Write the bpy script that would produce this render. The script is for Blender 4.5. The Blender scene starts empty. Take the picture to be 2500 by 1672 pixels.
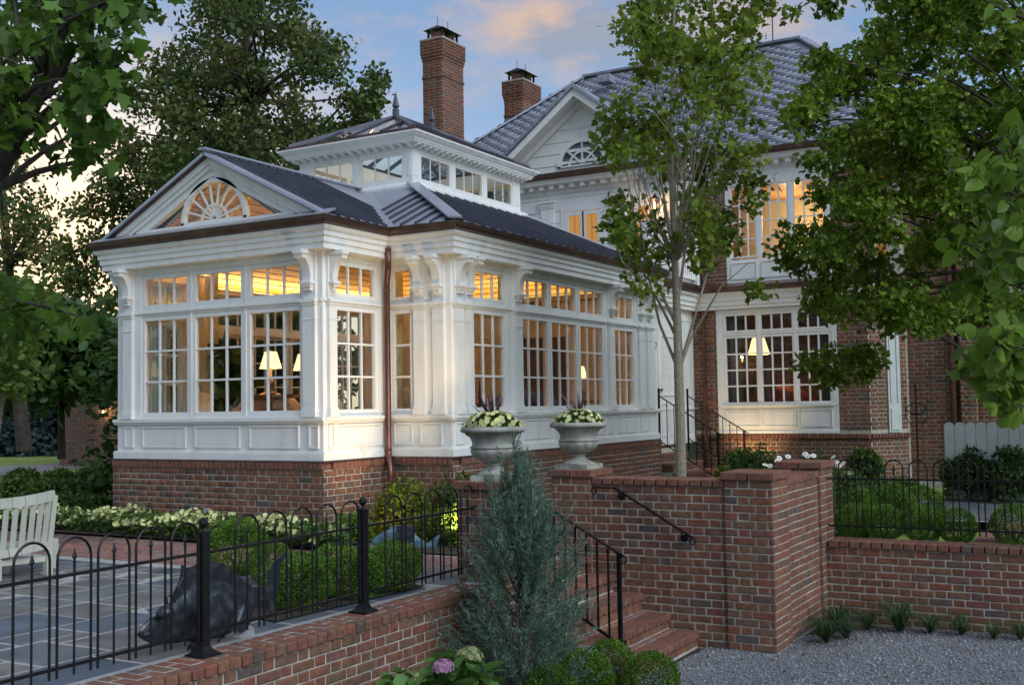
import bpy, math, random
import numpy as np
from mathutils import Vector, Matrix
random.seed(7)
rng = np.random.default_rng(7)
S = bpy.context.scene
COL = S.collection
R = math.radians

# ------------------------------------------------------------------ camera
CAM = np.array([0.0, 0.0, 1.505])
YAW, PITCH, ROLL, FPX = .524031, .0561356, -.0169168, 2736.7   # focal length in pixels of a 2500 px wide picture
def cam_axes():
    f = np.array([math.cos(PITCH)*math.cos(YAW), math.cos(PITCH)*math.sin(YAW), math.sin(PITCH)])
    r = np.array([math.sin(YAW), -math.cos(YAW), 0.0]); u = np.cross(r, f)
    c, s = math.cos(ROLL), math.sin(ROLL)
    return c*r + s*u, -s*r + c*u, f
RX, UX, FX = cam_axes()
cd = bpy.data.cameras.new('camera'); cam = bpy.data.objects.new('camera', cd); COL.objects.link(cam)
cd.sensor_fit = 'HORIZONTAL'; cd.sensor_width = 36; cd.lens = FPX/2500*36; cd.clip_end = 3000; cd.clip_start = .05
cam.matrix_world = Matrix(((RX[0], UX[0], -FX[0], CAM[0]), (RX[1], UX[1], -FX[1], CAM[1]), (RX[2], UX[2], -FX[2], CAM[2]), (0, 0, 0, 1)))
S.camera = cam

# ------------------------------------------------------------------ sky, sun, exposure
SUN_AZ, SUN_EL = R(252), R(40)           # soft evening light from behind the right shoulder, veiled by thin cloud
#
W = bpy.data.worlds.new('World'); S.world = W; W.use_nodes = True
nt = W.node_tree; N, L = nt.nodes, nt.links
N.clear()
out = N.new('ShaderNodeOutputWorld'); bg = N.new('ShaderNodeBackground')
sky = N.new('ShaderNodeTexSky'); sky.sky_type = 'NISHITA'; sky.sun_disc = False
sky.sun_elevation = SUN_EL; sky.sun_rotation = math.pi/2 - SUN_AZ
sky.air_density = 1.0; sky.dust_density = .6; sky.ozone_density = 1.5; sky.altitude = 100
tc = N.new('ShaderNodeTexCoord')
def vm(op, a, b=None):
    n = N.new('ShaderNodeVectorMath'); n.operation = op
    L.new(a, n.inputs[0])
    if b is not None:
        if isinstance(b, tuple): n.inputs[1].default_value = b
        else: L.new(b, n.inputs[1])
    return n.outputs[0]
mp = N.new('ShaderNodeMapping'); L.new(tc.outputs['Generated'], mp.inputs[0]); mp.inputs['Scale'].default_value = (1, 1, 2.6)
mp.inputs['Location'].default_value = (.35, .1, .25)
nz = N.new('ShaderNodeTexNoise'); L.new(mp.outputs[0], nz.inputs[0]); nz.inputs['Scale'].default_value = 4.2; nz.inputs['Detail'].default_value = 9; nz.inputs['Roughness'].default_value = .58
cr = N.new('ShaderNodeValToRGB'); L.new(nz.outputs[0], cr.inputs[0])
cr.color_ramp.elements[0].position = .47; cr.color_ramp.elements[0].color = (0, 0, 0, 1)
cr.color_ramp.elements[1].position = .64; cr.color_ramp.elements[1].color = (1, 1, 1, 1)
nz2 = N.new('ShaderNodeTexNoise'); L.new(mp.outputs[0], nz2.inputs[0]); nz2.inputs['Scale'].default_value = 9; nz2.inputs['Detail'].default_value = 6
cr2 = N.new('ShaderNodeValToRGB'); L.new(nz2.outputs[0], cr2.inputs[0])
cr2.color_ramp.elements[0].position = .38; cr2.color_ramp.elements[0].color = (1.6, 1.65, 1.85, 1)
cr2.color_ramp.elements[1].position = .50; cr2.color_ramp.elements[1].color = (3.6, 2.35, 1.5, 1)
mx = N.new('ShaderNodeMix'); mx.data_type = 'RGBA'
gam = N.new('ShaderNodeGamma'); L.new(sky.outputs[0], gam.inputs[0]); gam.inputs[1].default_value = .55      # the dusk sky is softly even: thin high cloud
hsv = N.new('ShaderNodeHueSaturation'); L.new(gam.outputs[0], hsv.inputs['Color']); hsv.inputs['Saturation'].default_value = 1.3; hsv.inputs['Value'].default_value = 1.1
tint = N.new('ShaderNodeMix'); tint.data_type = 'RGBA'; tint.blend_type = 'MULTIPLY'; tint.inputs[0].default_value = 1; L.new(hsv.outputs[0], tint.inputs[6]); tint.inputs[7].default_value = (.94, 1.01, 1.13, 1)
# afterglow low on the left, where the sun has just gone down
gdir = (math.cos(R(57))*math.cos(R(4)), math.sin(R(57))*math.cos(R(4)), math.sin(R(4)))
nrm = vm('NORMALIZE', tc.outputs['Generated']); sub = vm('SUBTRACT', nrm, gdir); sca = vm('MULTIPLY', sub, (1/.45, 1/.45, 1/.24)); ln_ = N.new('ShaderNodeVectorMath'); ln_.operation = 'LENGTH'; L.new(sca, ln_.inputs[0])
gl = N.new('ShaderNodeMapRange'); gl.interpolation_type = 'SMOOTHERSTEP'; L.new(ln_.outputs['Value'], gl.inputs[0]); gl.inputs[1].default_value = 0; gl.inputs[2].default_value = 1.35; gl.inputs[3].default_value = 1; gl.inputs[4].default_value = 0
gmix = N.new('ShaderNodeMix'); gmix.data_type = 'RGBA'; L.new(gl.outputs[0], gmix.inputs[0]); L.new(tint.outputs[2], gmix.inputs[6]); gmix.inputs[7].default_value = (9.0, 6.6, 3.9, 1)
fac = N.new('ShaderNodeMath'); fac.operation = 'MULTIPLY'; L.new(cr.outputs[0], fac.inputs[0]); fac.inputs[1].default_value = .75
sep = N.new('ShaderNodeSeparateXYZ'); L.new(nrm, sep.inputs[0]); band = N.new('ShaderNodeMapRange'); L.new(sep.outputs[2], band.inputs[0]); band.interpolation_type = 'SMOOTHSTEP'
band.inputs[1].default_value = .22; band.inputs[2].default_value = .33; band.inputs[3].default_value = .18; band.inputs[4].default_value = 1.0
fac2 = N.new('ShaderNodeMath'); fac2.operation = 'MULTIPLY'; L.new(fac.outputs[0], fac2.inputs[0]); L.new(band.outputs[0], fac2.inputs[1]); L.new(fac2.outputs[0], mx.inputs[0]); L.new(gmix.outputs[2], mx.inputs[6]); L.new(cr2.outputs[0], mx.inputs[7])
L.new(mx.outputs[2], bg.inputs[0]); bg.inputs[1].default_value = .13
L.new(bg.outputs[0], out.inputs[0])

sd = bpy.data.lights.new('sun', 'SUN'); sd.energy = 1.45; sd.angle = R(50); sd.color = (.80, .91, 1.0)
so = bpy.data.objects.new('sun', sd); COL.objects.link(so)
sv = Vector((math.cos(SUN_EL)*math.cos(SUN_AZ), math.cos(SUN_EL)*math.sin(SUN_AZ), math.sin(SUN_EL)))
so.rotation_euler = sv.to_track_quat('Z', 'Y').to_euler(); so.location = (20, 30, 20)

S.view_settings.view_transform = 'Standard'; S.view_settings.look = 'None'
S.view_settings.exposure = 0.86; S.view_settings.gamma = 1.0; S.view_settings.use_curve_mapping = False
S.cycles.max_bounces = 7; S.cycles.transparent_max_bounces = 24; S.cycles.use_denoising = True
S.cycles.sample_clamp_indirect = 6

# ------------------------------------------------------------------ points seen through the camera, on real planes
def ray(x, y): return (RX*(x-1250) - UX*(y-836) + FX*FPX)/FPX
def at(x, y, d): return CAM + ray(x, y)*d
def PU(x, y, u): r = ray(x, y); return CAM + r*(u/r[0])
def PV(x, y, v): r = ray(x, y); return CAM + r*(v/r[1])
def PZ(x, y, z): r = ray(x, y); return CAM + r*((z-CAM[2])/r[2])
T, G = .135, -.565          # terrace level, gravel level

# ------------------------------------------------------------------ materials
def mat(name, stops, rough=.6, scale=3.0, detail=4, bump=0.0, bscale=30, metal=0.0, by='noise', trans=0.0, coat=0.0, spec=.5, rand=0.0, stretch=None):
    """stops: list of (pos, rgb). by: noise | random (per object and per island)"""
    m = bpy.data.materials.new(name); m.use_nodes = True
    t = m.node_tree; n, l = t.nodes, t.links
    b = n['Principled BSDF']; b.inputs['Roughness'].default_value = rough; b.inputs['Metallic'].default_value = metal
    b.inputs['Specular IOR Level'].default_value = spec
    if coat: b.inputs['Coat Weight'].default_value = coat
    co = n.new('ShaderNodeTexCoord'); ge = n.new('ShaderNodeNewGeometry')
    src = ge.outputs['Position']
    if stretch:
        mm = n.new('ShaderNodeMapping'); l.new(src, mm.inputs[0]); mm.inputs['Scale'].default_value = stretch; src = mm.outputs[0]
    tx = n.new('ShaderNodeTexNoise'); l.new(src, tx.inputs[0]); tx.inputs['Scale'].default_value = scale; tx.inputs['Detail'].default_value = detail
    rp = n.new('ShaderNodeValToRGB')
    e = rp.color_ramp.elements
    for i, (p, c) in enumerate(stops):
        if i > 1: q = e.new(p)
        else: q = e[i]
        q.position = p; q.color = (*c, 1)
    rnd = None
    if by == 'random' or rand:
        oi = n.new('ShaderNodeObjectInfo')
        ad = n.new('ShaderNodeMath'); ad.operation = 'ADD'; l.new(oi.outputs['Random'], ad.inputs[0]); l.new(ge.outputs['Random Per Island'], ad.inputs[1])
        fr = n.new('ShaderNodeMath'); fr.operation = 'FRACT'; l.new(ad.outputs[0], fr.inputs[0]); rnd = fr.outputs[0]
    if by == 'random':
        l.new(rnd, rp.inputs[0])
        # grain on top of the piece's own colour
        g = n.new('ShaderNodeMix'); g.data_type = 'RGBA'; g.blend_type = 'MULTIPLY'; g.inputs[0].default_value = 1
        gr = n.new('ShaderNodeMapRange'); l.new(tx.outputs[0], gr.inputs[0]); gr.inputs[1].default_value = .25; gr.inputs[2].default_value = .75; gr.inputs[3].default_value = .62; gr.inputs[4].default_value = 1.3
        l.new(rp.outputs[0], g.inputs[6]); l.new(gr.outputs[0], g.inputs[7]); colr = g.outputs[2]
        tw = n.new('ShaderNodeTexNoise'); l.new(ge.outputs['Position'], tw.inputs[0]); tw.inputs['Scale'].default_value = 1.7; tw.inputs['Detail'].default_value = 6; tw.inputs['Roughness'].default_value = .7
        wr = n.new('ShaderNodeMapRange'); l.new(tw.outputs[0], wr.inputs[0]); wr.inputs[1].default_value = .3; wr.inputs[2].default_value = .7; wr.inputs[3].default_value = .72; wr.inputs[4].default_value = 1.18
        g2 = n.new('ShaderNodeMix'); g2.data_type = 'RGBA'; g2.blend_type = 'MULTIPLY'; g2.inputs[0].default_value = 1; l.new(colr, g2.inputs[6]); l.new(wr.outputs[0], g2.inputs[7]); colr = g2.outputs[2]
    else:
        cl = n.new('ShaderNodeMapRange'); l.new(tx.outputs[0], cl.inputs[0]); cl.inputs[1].default_value = .28; cl.inputs[2].default_value = .72
        l.new(cl.outputs[0], rp.inputs[0]); colr = rp.outputs[0]
        if rand:
            g = n.new('ShaderNodeMix'); g.data_type = 'RGBA'; g.blend_type = 'MULTIPLY'; g.inputs[0].default_value = 1
            gr = n.new('ShaderNodeMapRange'); l.new(rnd, gr.inputs[0]); gr.inputs[3].default_value = 1-rand; gr.inputs[4].default_value = 1+rand
            l.new(colr, g.inputs[6]); l.new(gr.outputs[0], g.inputs[7]); colr = g.outputs[2]
    l.new(colr, b.inputs['Base Color'])
    if bump:
        t2 = n.new('ShaderNodeTexNoise'); l.new(src, t2.inputs[0]); t2.inputs['Scale'].default_value = bscale; t2.inputs['Detail'].default_value = 5
        bp = n.new('ShaderNodeBump'); bp.inputs['Strength'].default_value = bump; bp.inputs['Distance'].default_value = .01
        l.new(t2.outputs[0], bp.inputs['Height']); l.new(bp.outputs[0], b.inputs['Normal'])
    if trans:
        tr = n.new('ShaderNodeBsdfTranslucent'); l.new(colr, tr.inputs[0])
        ms = n.new('ShaderNodeMixShader'); ms.inputs[0].default_value = trans
        l.new(b.outputs[0], ms.inputs[1]); l.new(tr.outputs[0], ms.inputs[2]); l.new(ms.outputs[0], n['Material Output'].inputs[0])
    return m
def emat(name, col, k):
    m = bpy.data.materials.new(name); m.use_nodes = True; b = m.node_tree.nodes['Principled BSDF']
    b.inputs['Base Color'].default_value = (*col, 1); b.inputs['Emission Color'].default_value = (*col, 1); b.inputs['Emission Strength'].default_value = k
    return m
def glass(name, tint=(.93, .96, .95), ior=1.5, rough=.0, base=.0):
    m = bpy.data.materials.new(name); m.use_nodes = True; t = m.node_tree; n, l = t.nodes, t.links
    n.remove(n['Principled BSDF'])
    tr = n.new('ShaderNodeBsdfTransparent'); tr.inputs[0].default_value = (*tint, 1)
    gl = n.new('ShaderNodeBsdfGlossy'); gl.inputs['Roughness'].default_value = rough
    fr = n.new('ShaderNodeFresnel'); gg = n.new('ShaderNodeNewGeometry'); im = n.new('ShaderNodeMapRange'); l.new(gg.outputs['Backfacing'], im.inputs[0]); im.inputs[3].default_value = ior; im.inputs[4].default_value = 1/ior; l.new(im.outputs[0], fr.inputs[0])
    mxs = n.new('ShaderNodeMixShader'); l.new(fr.outputs[0], mxs.inputs[0]); l.new(tr.outputs[0], mxs.inputs[1]); l.new(gl.outputs[0], mxs.inputs[2])
    l.new(mxs.outputs[0], n['Material Output'].inputs[0])
    return m
M = {}
M['white'] = mat('white_paint', [(0, (.67, .665, .63)), (.35, (.76, .755, .72)), (1, (.80, .80, .765))], rough=.5, scale=2.2, detail=7, bump=.06, bscale=60, stretch=(3.5, 3.5, .7))
M['inner'] = mat('cream_interior_paint', [(0, (.56, .50, .33)), (1, (.66, .59, .41))], rough=.5, scale=2)
M['bricks'] = mat('brick_clay', [(0, (.215, .072, .042)), (.16, (.18, .092, .054)), (.32, (.235, .082, .047)), (.46, (.165, .092, .054)), (.6, (.225, .098, .055)), (.74, (.175, .10, .06)), (.86, (.20, .07, .048)), (.95, (.125, .085, .065)), (1, (.095, .078, .07))], rough=.85, scale=22, bump=.35, bscale=90, by='random')
M['bricks_red'] = mat('red_brick_clay', [(0, (.21, .078, .047)), (.3, (.185, .078, .050)), (.6, (.225, .092, .056)), (.85, (.17, .082, .056)), (1, (.14, .08, .06))], rough=.8, scale=25, bump=.3, bscale=90, by='random')
M['paver'] = mat('brick_paver', [(0, (.25, .11, .08)), (.4, (.30, .14, .10)), (.75, (.20, .12, .10)), (1, (.24, .17, .15))], rough=.8, scale=20, bump=.25, bscale=70, by='random')
M['chimney_mortar'] = mat('sooty_mortar', [(0, (.16, .11, .085)), (1, (.24, .17, .13))], rough=.95, scale=14)
M['mortar'] = mat('lime_mortar', [(0, (.36, .33, .275)), (1, (.56, .525, .45))], rough=.95, scale=14, bump=.4, bscale=120)
M['copper'] = mat('aged_copper', [(0, (.085, .05, .042)), (.6, (.125, .072, .058)), (1, (.17, .10, .08))], rough=.38, scale=5, metal=.75, bump=.05, bscale=20)
M['pipe'] = mat('copper_pipe', [(0, (.13, .055, .04)), (1, (.22, .10, .07))], rough=.35, scale=6, metal=.7)
M['metalroof'] = mat('standing_seam_metal', [(0, (.40, .41, .47)), (1, (.50, .51, .57))], rough=.38, scale=3, metal=.6, bump=.05, bscale=9)
M['seam'] = mat('dark_standing_seam', [(0, (.07, .072, .09)), (1, (.11, .113, .135))], rough=.4, scale=3, metal=.6)  # dark lantern bars; on the roof seams, their shaded sides put into the colour
M['slate'] = mat('roof_slate', [(0, (.205, .22, .27)), (.5, (.235, .25, .30)), (1, (.27, .285, .335))], rough=.5, scale=6, bump=.08, bscale=30, by='random')
M['iron'] = mat('black_iron', [(0, (.005, .005, .006)), (1, (.012, .012, .013))], rough=.4, scale=30, spec=.3)
M['bluestone'] = mat('bluestone', [(0, (.075, .10, .135)), (.3, (.10, .125, .15)), (.55, (.13, .145, .15)), (.8, (.155, .15, .135)), (1, (.17, .155, .155))], rough=.6, scale=4, bump=.15, bscale=25, by='random')
M['joint'] = mat('stone_joint', [(0, (.30, .295, .285)), (1, (.42, .41, .39))], rough=.95, scale=12)
M['gravel'] = mat('gravel_bed', [(0, (.10, .105, .115)), (1, (.25, .255, .27))], rough=.9, scale=60, detail=8, bump=1.0, bscale=70)
M['pebble'] = mat('gravel_stone', [(0, (.12, .122, .13)), (.5, (.24, .245, .255)), (1, (.42, .42, .425))], rough=.8, scale=30, by='random')
M['mulch'] = mat('bark_mulch', [(0, (.02, .014, .011)), (1, (.065, .045, .034))], rough=1, scale=25, bump=1, bscale=50)
M['grass'] = mat('lawn_grass', [(0, (.15, .22, .03)), (1, (.26, .33, .06))], rough=.9, scale=.6, bump=.6, bscale=40)
M['asphalt'] = mat('pale_drive', [(0, (.22, .215, .21)), (1, (.30, .295, .285))], rough=.9, scale=6)
M['stone'] = mat('weathered_cast_stone', [(0, (.16, .155, .125)), (.45, (.30, .295, .25)), (1, (.42, .415, .37))], rough=.85, scale=9, detail=8, bump=.3, bscale=60)
M['bronze'] = mat('dark_bronze', [(0, (.025, .03, .037)), (.55, (.055, .062, .075)), (1, (.12, .135, .15))], rough=.38, scale=18, metal=.6, bump=.3, bscale=120)
def scaly(m, sc):
    t = m.node_tree; n, l = t.nodes, t.links; v = n.new('ShaderNodeTexVoronoi'); v.inputs['Scale'].default_value = sc; g = n.new('ShaderNodeNewGeometry'); l.new(g.outputs['Position'], v.inputs['Vector'])
    b = n.new('ShaderNodeBump'); b.inputs['Strength'].default_value = .22; b.inputs['Distance'].default_value = .005; l.new(v.outputs['Distance'], b.inputs['Height']); l.new(b.outputs[0], n['Principled BSDF'].inputs['Normal'])
scaly(M['bronze'], 85)
M['verdigris'] = mat('verdigris_bronze', [(0, (.05, .11, .15)), (.5, (.10, .19, .23)), (1, (.20, .32, .33))], rough=.6, scale=14, metal=.3, bump=.3, bscale=80)
M['cream'] = mat('cream_bench_paint', [(0, (.46, .45, .37)), (1, (.55, .54, .45))], rough=.55, scale=4)
M['bark'] = mat('dark_bark', [(0, (.03, .024, .018)), (1, (.075, .062, .05))], rough=.95, scale=12, bump=.6, bscale=40)
M['barkpale'] = mat('pale_maple_bark', [(0, (.17, .135, .09)), (.5, (.27, .23, .165)), (1, (.36, .32, .24))], rough=.9, scale=45, detail=6, bump=.4, bscale=80)
def leafm(name, a, b, c, trans=.5, rough=.5, sc=.8): return mat(name, [(0, a), (.5, b), (1, c)], rough=rough, scale=sc, trans=trans, rand=.45, detail=2, spec=.3)
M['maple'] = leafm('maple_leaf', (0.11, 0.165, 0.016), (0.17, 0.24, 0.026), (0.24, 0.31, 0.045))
M['maple_dark'] = leafm('shaded_maple_leaf', (0.05, 0.105, 0.012), (0.075, 0.15, 0.018), (0.11, 0.2, 0.025), trans=.45)  # maple leaf darkened: the shade of the backlit crown is in the colour
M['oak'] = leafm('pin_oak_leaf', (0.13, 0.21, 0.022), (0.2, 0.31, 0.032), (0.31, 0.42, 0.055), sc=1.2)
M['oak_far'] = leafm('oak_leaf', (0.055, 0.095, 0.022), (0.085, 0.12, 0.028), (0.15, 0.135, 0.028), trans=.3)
M['pear'] = leafm('pear_leaf', (0.1, 0.19, 0.02), (0.14, 0.24, 0.03), (0.21, 0.31, 0.05), rough=.35)
M['magnolia'] = leafm('magnolia_leaf', (0.034, 0.074, 0.019), (0.054, 0.108, 0.027), (0.088, 0.162, 0.041), rough=.35)
M['limetree'] = leafm('light_green_leaf', (.09, .16, .03), (.13, .21, .04), (.19, .28, .06))
M['box'] = leafm('boxwood_leaf', (0.055, 0.125, 0.015), (0.095, 0.19, 0.02), (0.16, 0.27, 0.03), trans=.25, sc=6)
M['hedge'] = leafm('hedge_leaf', (0.045, 0.09, 0.018), (0.07, 0.125, 0.024), (0.1, 0.165, 0.03), trans=.25, sc=3)
M['spruce'] = leafm('blue_spruce_needle', (0.042, 0.072, 0.078), (0.066, 0.102, 0.108), (0.102, 0.144, 0.144), trans=.1)
M['juniper'] = leafm('juniper_needle', (0.075, 0.14, 0.09), (0.12, 0.195, 0.135), (0.18, 0.26, 0.185), trans=.15, sc=3)
M['juniper_dry'] = leafm('dry_juniper_needle', (.10, .075, .05), (.14, .11, .08), (.2, .16, .12), trans=.1)
M['petunia'] = leafm('yellow_petunia_petal', (.55, .58, .22), (.66, .68, .30), (.74, .75, .42), trans=.3)
M['petleaf'] = leafm('petunia_leaf', (.07, .13, .03), (.10, .17, .04), (.15, .23, .06))
M['golden'] = leafm('golden_lamplit_leaf', (0.12, 0.17, 0.025), (0.2, 0.23, 0.035), (0.3, 0.31, 0.06))  # golden foliage, and yellow spotlight put into the colour of lit shrubs
M['spike'] = mat('burgundy_blade', [(0, (.05, .018, .022)), (1, (.10, .035, .04))], rough=.5)
M['liriope'] = leafm('liriope_blade', (.025, .055, .02), (.04, .08, .03), (.06, .11, .04), trans=.2)
M['hydr'] = leafm('hydrangea_leaf', (.06, .14, .03), (.09, .19, .04), (.13, .25, .06), trans=.3)
M['pink'] = leafm('pink_floret', (.50, .25, .40), (.60, .36, .50), (.66, .46, .55))
M['daisy'] = mat('white_petal', [(0, (.75, .75, .72)), (1, (.82, .82, .78))], rough=.6)
M['yolk'] = mat('yellow_flower_eye', [(0, (.6, .4, .03)), (1, (.7, .5, .05))])
M['glass'] = glass('window_glass')
M['redwall'] = mat('dark_red_wall', [(0, (.11, .045, .03)), (1, (.16, .065, .045))], rough=.7)
M['litblind'] = emat('lit_amber_blind', (.5, .24, .06), .32)  # light of the room behind, put in as the blind's own glow
M['amberwood'] = mat('honey_pine_boards', [(0, (.42, .22, .08)), (.5, (.50, .28, .11)), (1, (.58, .34, .15))], rough=.4, scale=3, stretch=(1, 14, 1))
M['sofa'] = mat('tan_tufted_fabric', [(0, (.32, .20, .13)), (1, (.40, .27, .18))], rough=.9)
M['creamfab'] = mat('cream_fabric', [(0, (.55, .50, .38)), (1, (.64, .60, .46))], rough=.9)
M['bluefab'] = mat('blue_fabric', [(0, (.05, .08, .20)), (1, (.08, .12, .27))], rough=.9)
M['redfab'] = mat('red_fabric', [(0, (.26, .03, .02)), (1, (.36, .06, .04))], rough=.9)
M['curtain'] = mat('brown_curtain', [(0, (.055, .035, .03)), (1, (.12, .075, .055))], rough=.9, scale=8, stretch=(30, 30, .5))
M['wood'] = mat('dark_wood', [(0, (.07, .035, .02)), (1, (.12, .06, .035))], rough=.5)
M['gate'] = mat('grey_white_board', [(0, (.50, .53, .51)), (1, (.60, .63, .60))], rough=.7, scale=5)
M['grey'] = mat('grey_plastic', [(0, (.35, .35, .36)), (1, (.42, .42, .43))], rough=.6)
M['hose'] = mat('green_hose', [(0, (.03, .12, .09)), (1, (.05, .16, .12))], rough=.5)
M['shade'] = emat('lit_lamp_shade', (1, .70, .34), 1.1)
M['bulb'] = emat('lantern_flame', (1, .55, .18), 14)
M['lens'] = emat('spotlight_lens', (1, .8, .5), 4)

# ------------------------------------------------------------------ mesh tools
def T3(v): return (float(v[0]), float(v[1]), float(v[2]))
class MB:
    def __init__(s): s.v = []; s.f = []
    def add(s, vs, fs):
        k = len(s.v); s.v += [T3(p) for p in vs]; s.f += [tuple(i+k for i in f) for f in fs]; return s
    def box(s, a, b):
        x0, x1 = sorted((a[0], b[0])); y0, y1 = sorted((a[1], b[1])); z0, z1 = sorted((a[2], b[2]))
        return s.add([(x0, y0, z0), (x1, y0, z0), (x1, y1, z0), (x0, y1, z0), (x0, y0, z1), (x1, y0, z1), (x1, y1, z1), (x0, y1, z1)],
                     [(3, 2, 1, 0), (4, 5, 6, 7), (0, 1, 5, 4), (1, 2, 6, 5), (2, 3, 7, 6), (3, 0, 4, 7)])
    def bar(s, p, q, w, h, up=(0, 0, 1)):
        p, q = Vector(p), Vector(q); d = (q-p).normalized(); up = Vector(up)
        if abs(d.dot(up)) > .99: up = Vector((1, 0, 0))
        x = d.cross(up).normalized(); z = x.cross(d).normalized()
        vs = [c + x*a*w/2 + z*b*h/2 for c in (p, q) for a, b in ((-1, -1), (1, -1), (1, 1), (-1, 1))]
        return s.add(vs, [(3, 2, 1, 0), (4, 5, 6, 7), (0, 1, 5, 4), (1, 2, 6, 5), (2, 3, 7, 6), (3, 0, 4, 7)])
    def tube(s, pts, r, n=6, cap=True):
        pts = [Vector(p) for p in pts]; m = len(pts); rs = r if isinstance(r, (list, tuple)) else [r]*m
        ref = None; vs = []
        for i, p in enumerate(pts):
            d = (pts[min(i+1, m-1)] - pts[max(i-1, 0)])
            d = d.normalized() if d.length > 1e-9 else Vector((0, 0, 1))
            if ref is None: ref = Vector((0, 0, 1)) if abs(d.z) < .9 else Vector((1, 0, 0))
            x = d.cross(ref)
            if x.length < 1e-4: x = d.cross(Vector((.3, .9, .1)))
            x.normalize(); y = d.cross(x).normalized(); ref = -y if False else ref
            for k in range(n):
                a = 2*math.pi*k/n; vs.append(p + (x*math.cos(a) + y*math.sin(a))*rs[i])
        fs = [(i*n+k, i*n+(k+1) % n, (i+1)*n+(k+1) % n, (i+1)*n+k) for i in range(m-1) for k in range(n)]
        if cap: fs += [tuple(range(n-1, -1, -1)), tuple((m-1)*n+k for k in range(n))]
        return s.add(vs, fs)
    def lathe(s, prof, c=(0, 0, 0), n=16, wob=None):
        vs = []; m = len(prof)
        for i, (r, z) in enumerate(prof):
            for k in range(n):
                a = 2*math.pi*k/n; rr = r*(1 + (wob(i, k) if wob else 0))
                vs.append((c[0]+rr*math.cos(a), c[1]+rr*math.sin(a), c[2]+z))
        fs = [(i*n+k, i*n+(k+1) % n, (i+1)*n+(k+1) % n, (i+1)*n+k) for i in range(m-1) for k in range(n)]
        fs += [tuple(range(n-1, -1, -1)), tuple((m-1)*n+k for k in range(n))]
        return s.add(vs, fs)
    def prism(s, poly, ax, a, b):
        n = len(poly)
        def P(p, t): return {'x': (t, p[0], p[1]), 'y': (p[0], t, p[1]), 'z': (p[0], p[1], t)}[ax]
        vs = [P(p, a) for p in poly] + [P(p, b) for p in poly]
        return s.add(vs, [tuple(range(n-1, -1, -1)), tuple(range(n, 2*n))] + [(i, (i+1) % n, n+(i+1) % n, n+i) for i in range(n)])
    def slab(s, poly, th):            # planar 3-d polygon given a thickness along its normal
        p = [Vector(q) for q in poly]; nrm = (p[1]-p[0]).cross(p[2]-p[0]).normalized(); n = len(p)
        vs = p + [q - nrm*th for q in p]
        return s.add(vs, [tuple(range(n)), tuple(range(2*n-1, n-1, -1))] + [(i, n+i, n+(i+1) % n, (i+1) % n) for i in range(n)])
    def sweep(s, path, prof, closed=False):     # path (x, y); profile (d outward to the right of travel, z), mitred
        n = len(path); m = len(prof); P = [Vector(p) for p in path]; vs = []
        for i in range(n):
            a = P[(i-1) % n] if (i or closed) else None; c = P[(i+1) % n] if (i < n-1 or closed) else None
            d1 = (P[i]-a).normalized() if a is not None else None; d2 = (c-P[i]).normalized() if c is not None else None
            n1 = Vector((d1.y, -d1.x)) if d1 is not None else None; n2 = Vector((d2.y, -d2.x)) if d2 is not None else None
            if n1 is None: o = n2
            elif n2 is None: o = n1
            else:
                h = n1+n2; o = h/(1+n1.dot(n2))
            for d, z in prof: vs.append((P[i].x+o.x*d, P[i].y+o.y*d, z))
        e = n if closed else n-1
        fs = [(i*m+k, ((i+1) % n)*m+k, ((i+1) % n)*m+(k+1) % m, i*m+(k+1) % m) for i in range(e) for k in range(m)]
        if not closed: fs += [tuple(range(m)), tuple((n-1)*m+k for k in range(m-1, -1, -1))]
        return s.add(vs, fs)
    def mesh(s, name, m=None, smooth=False):
        me = bpy.data.meshes.new(name); me.from_pydata(s.v, [], s.f); me.update()
        if m: me.materials.append(m)
        if smooth: me.polygons.foreach_set('use_smooth', [True]*len(me.polygons))
        return me
    def build(s, name, m, parent=None, smooth=False):
        return link(name, s.mesh(name, m, smooth), parent)
def link(name, me, parent=None, loc=None):
    o = bpy.data.objects.new(name, me); COL.objects.link(o)
    if loc is not None: o.location = loc
    if parent is not None: adopt(o, parent)
    return o
def world_loc(o):
    v = Vector(o.location); p = o.parent
    return v
def adopt(o, parent):          # children are modelled in world coordinates
    o.parent = parent
    pm = parent.get('_pm') if False else BASE.get(parent.name)
    if pm is not None: o.matrix_parent_inverse = Matrix.Translation(-Vector(pm))
BASE = {}
def thing(name, label, cat, loc=(0, 0, 0), group=None, local=False):
    o = bpy.data.objects.new(name, None); COL.objects.link(o); o.location = T3(loc); o.empty_display_size = .1
    o['label'] = label; o['category'] = cat
    if group: o['group'] = group
    if not local: BASE[o.name] = T3(loc)
    return o
def tag(o, label=None, cat=None, group=None, kind=None):
    if label: o['label'] = label
    if cat: o['category'] = cat
    if group: o['group'] = group
    if kind: o['kind'] = kind
    return o
def struct(o): o['kind'] = 'structure'; return o
def stuff(o): o['kind'] = 'stuff'; return o
def clone(root, loc, rz=0.0, sc=1.0, label=None):
    r = root.copy(); COL.objects.link(r); r.location = T3(loc); r.rotation_euler = (0, 0, rz); r.scale = (sc, sc, sc) if not isinstance(sc, tuple) else sc
    if label: r['label'] = label
    def rec(src, dst):
        for ch in list(src.children):
            c = ch.copy(); COL.objects.link(c); c.parent = dst; rec(ch, c)
    rec(root, r)
    return r
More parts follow.
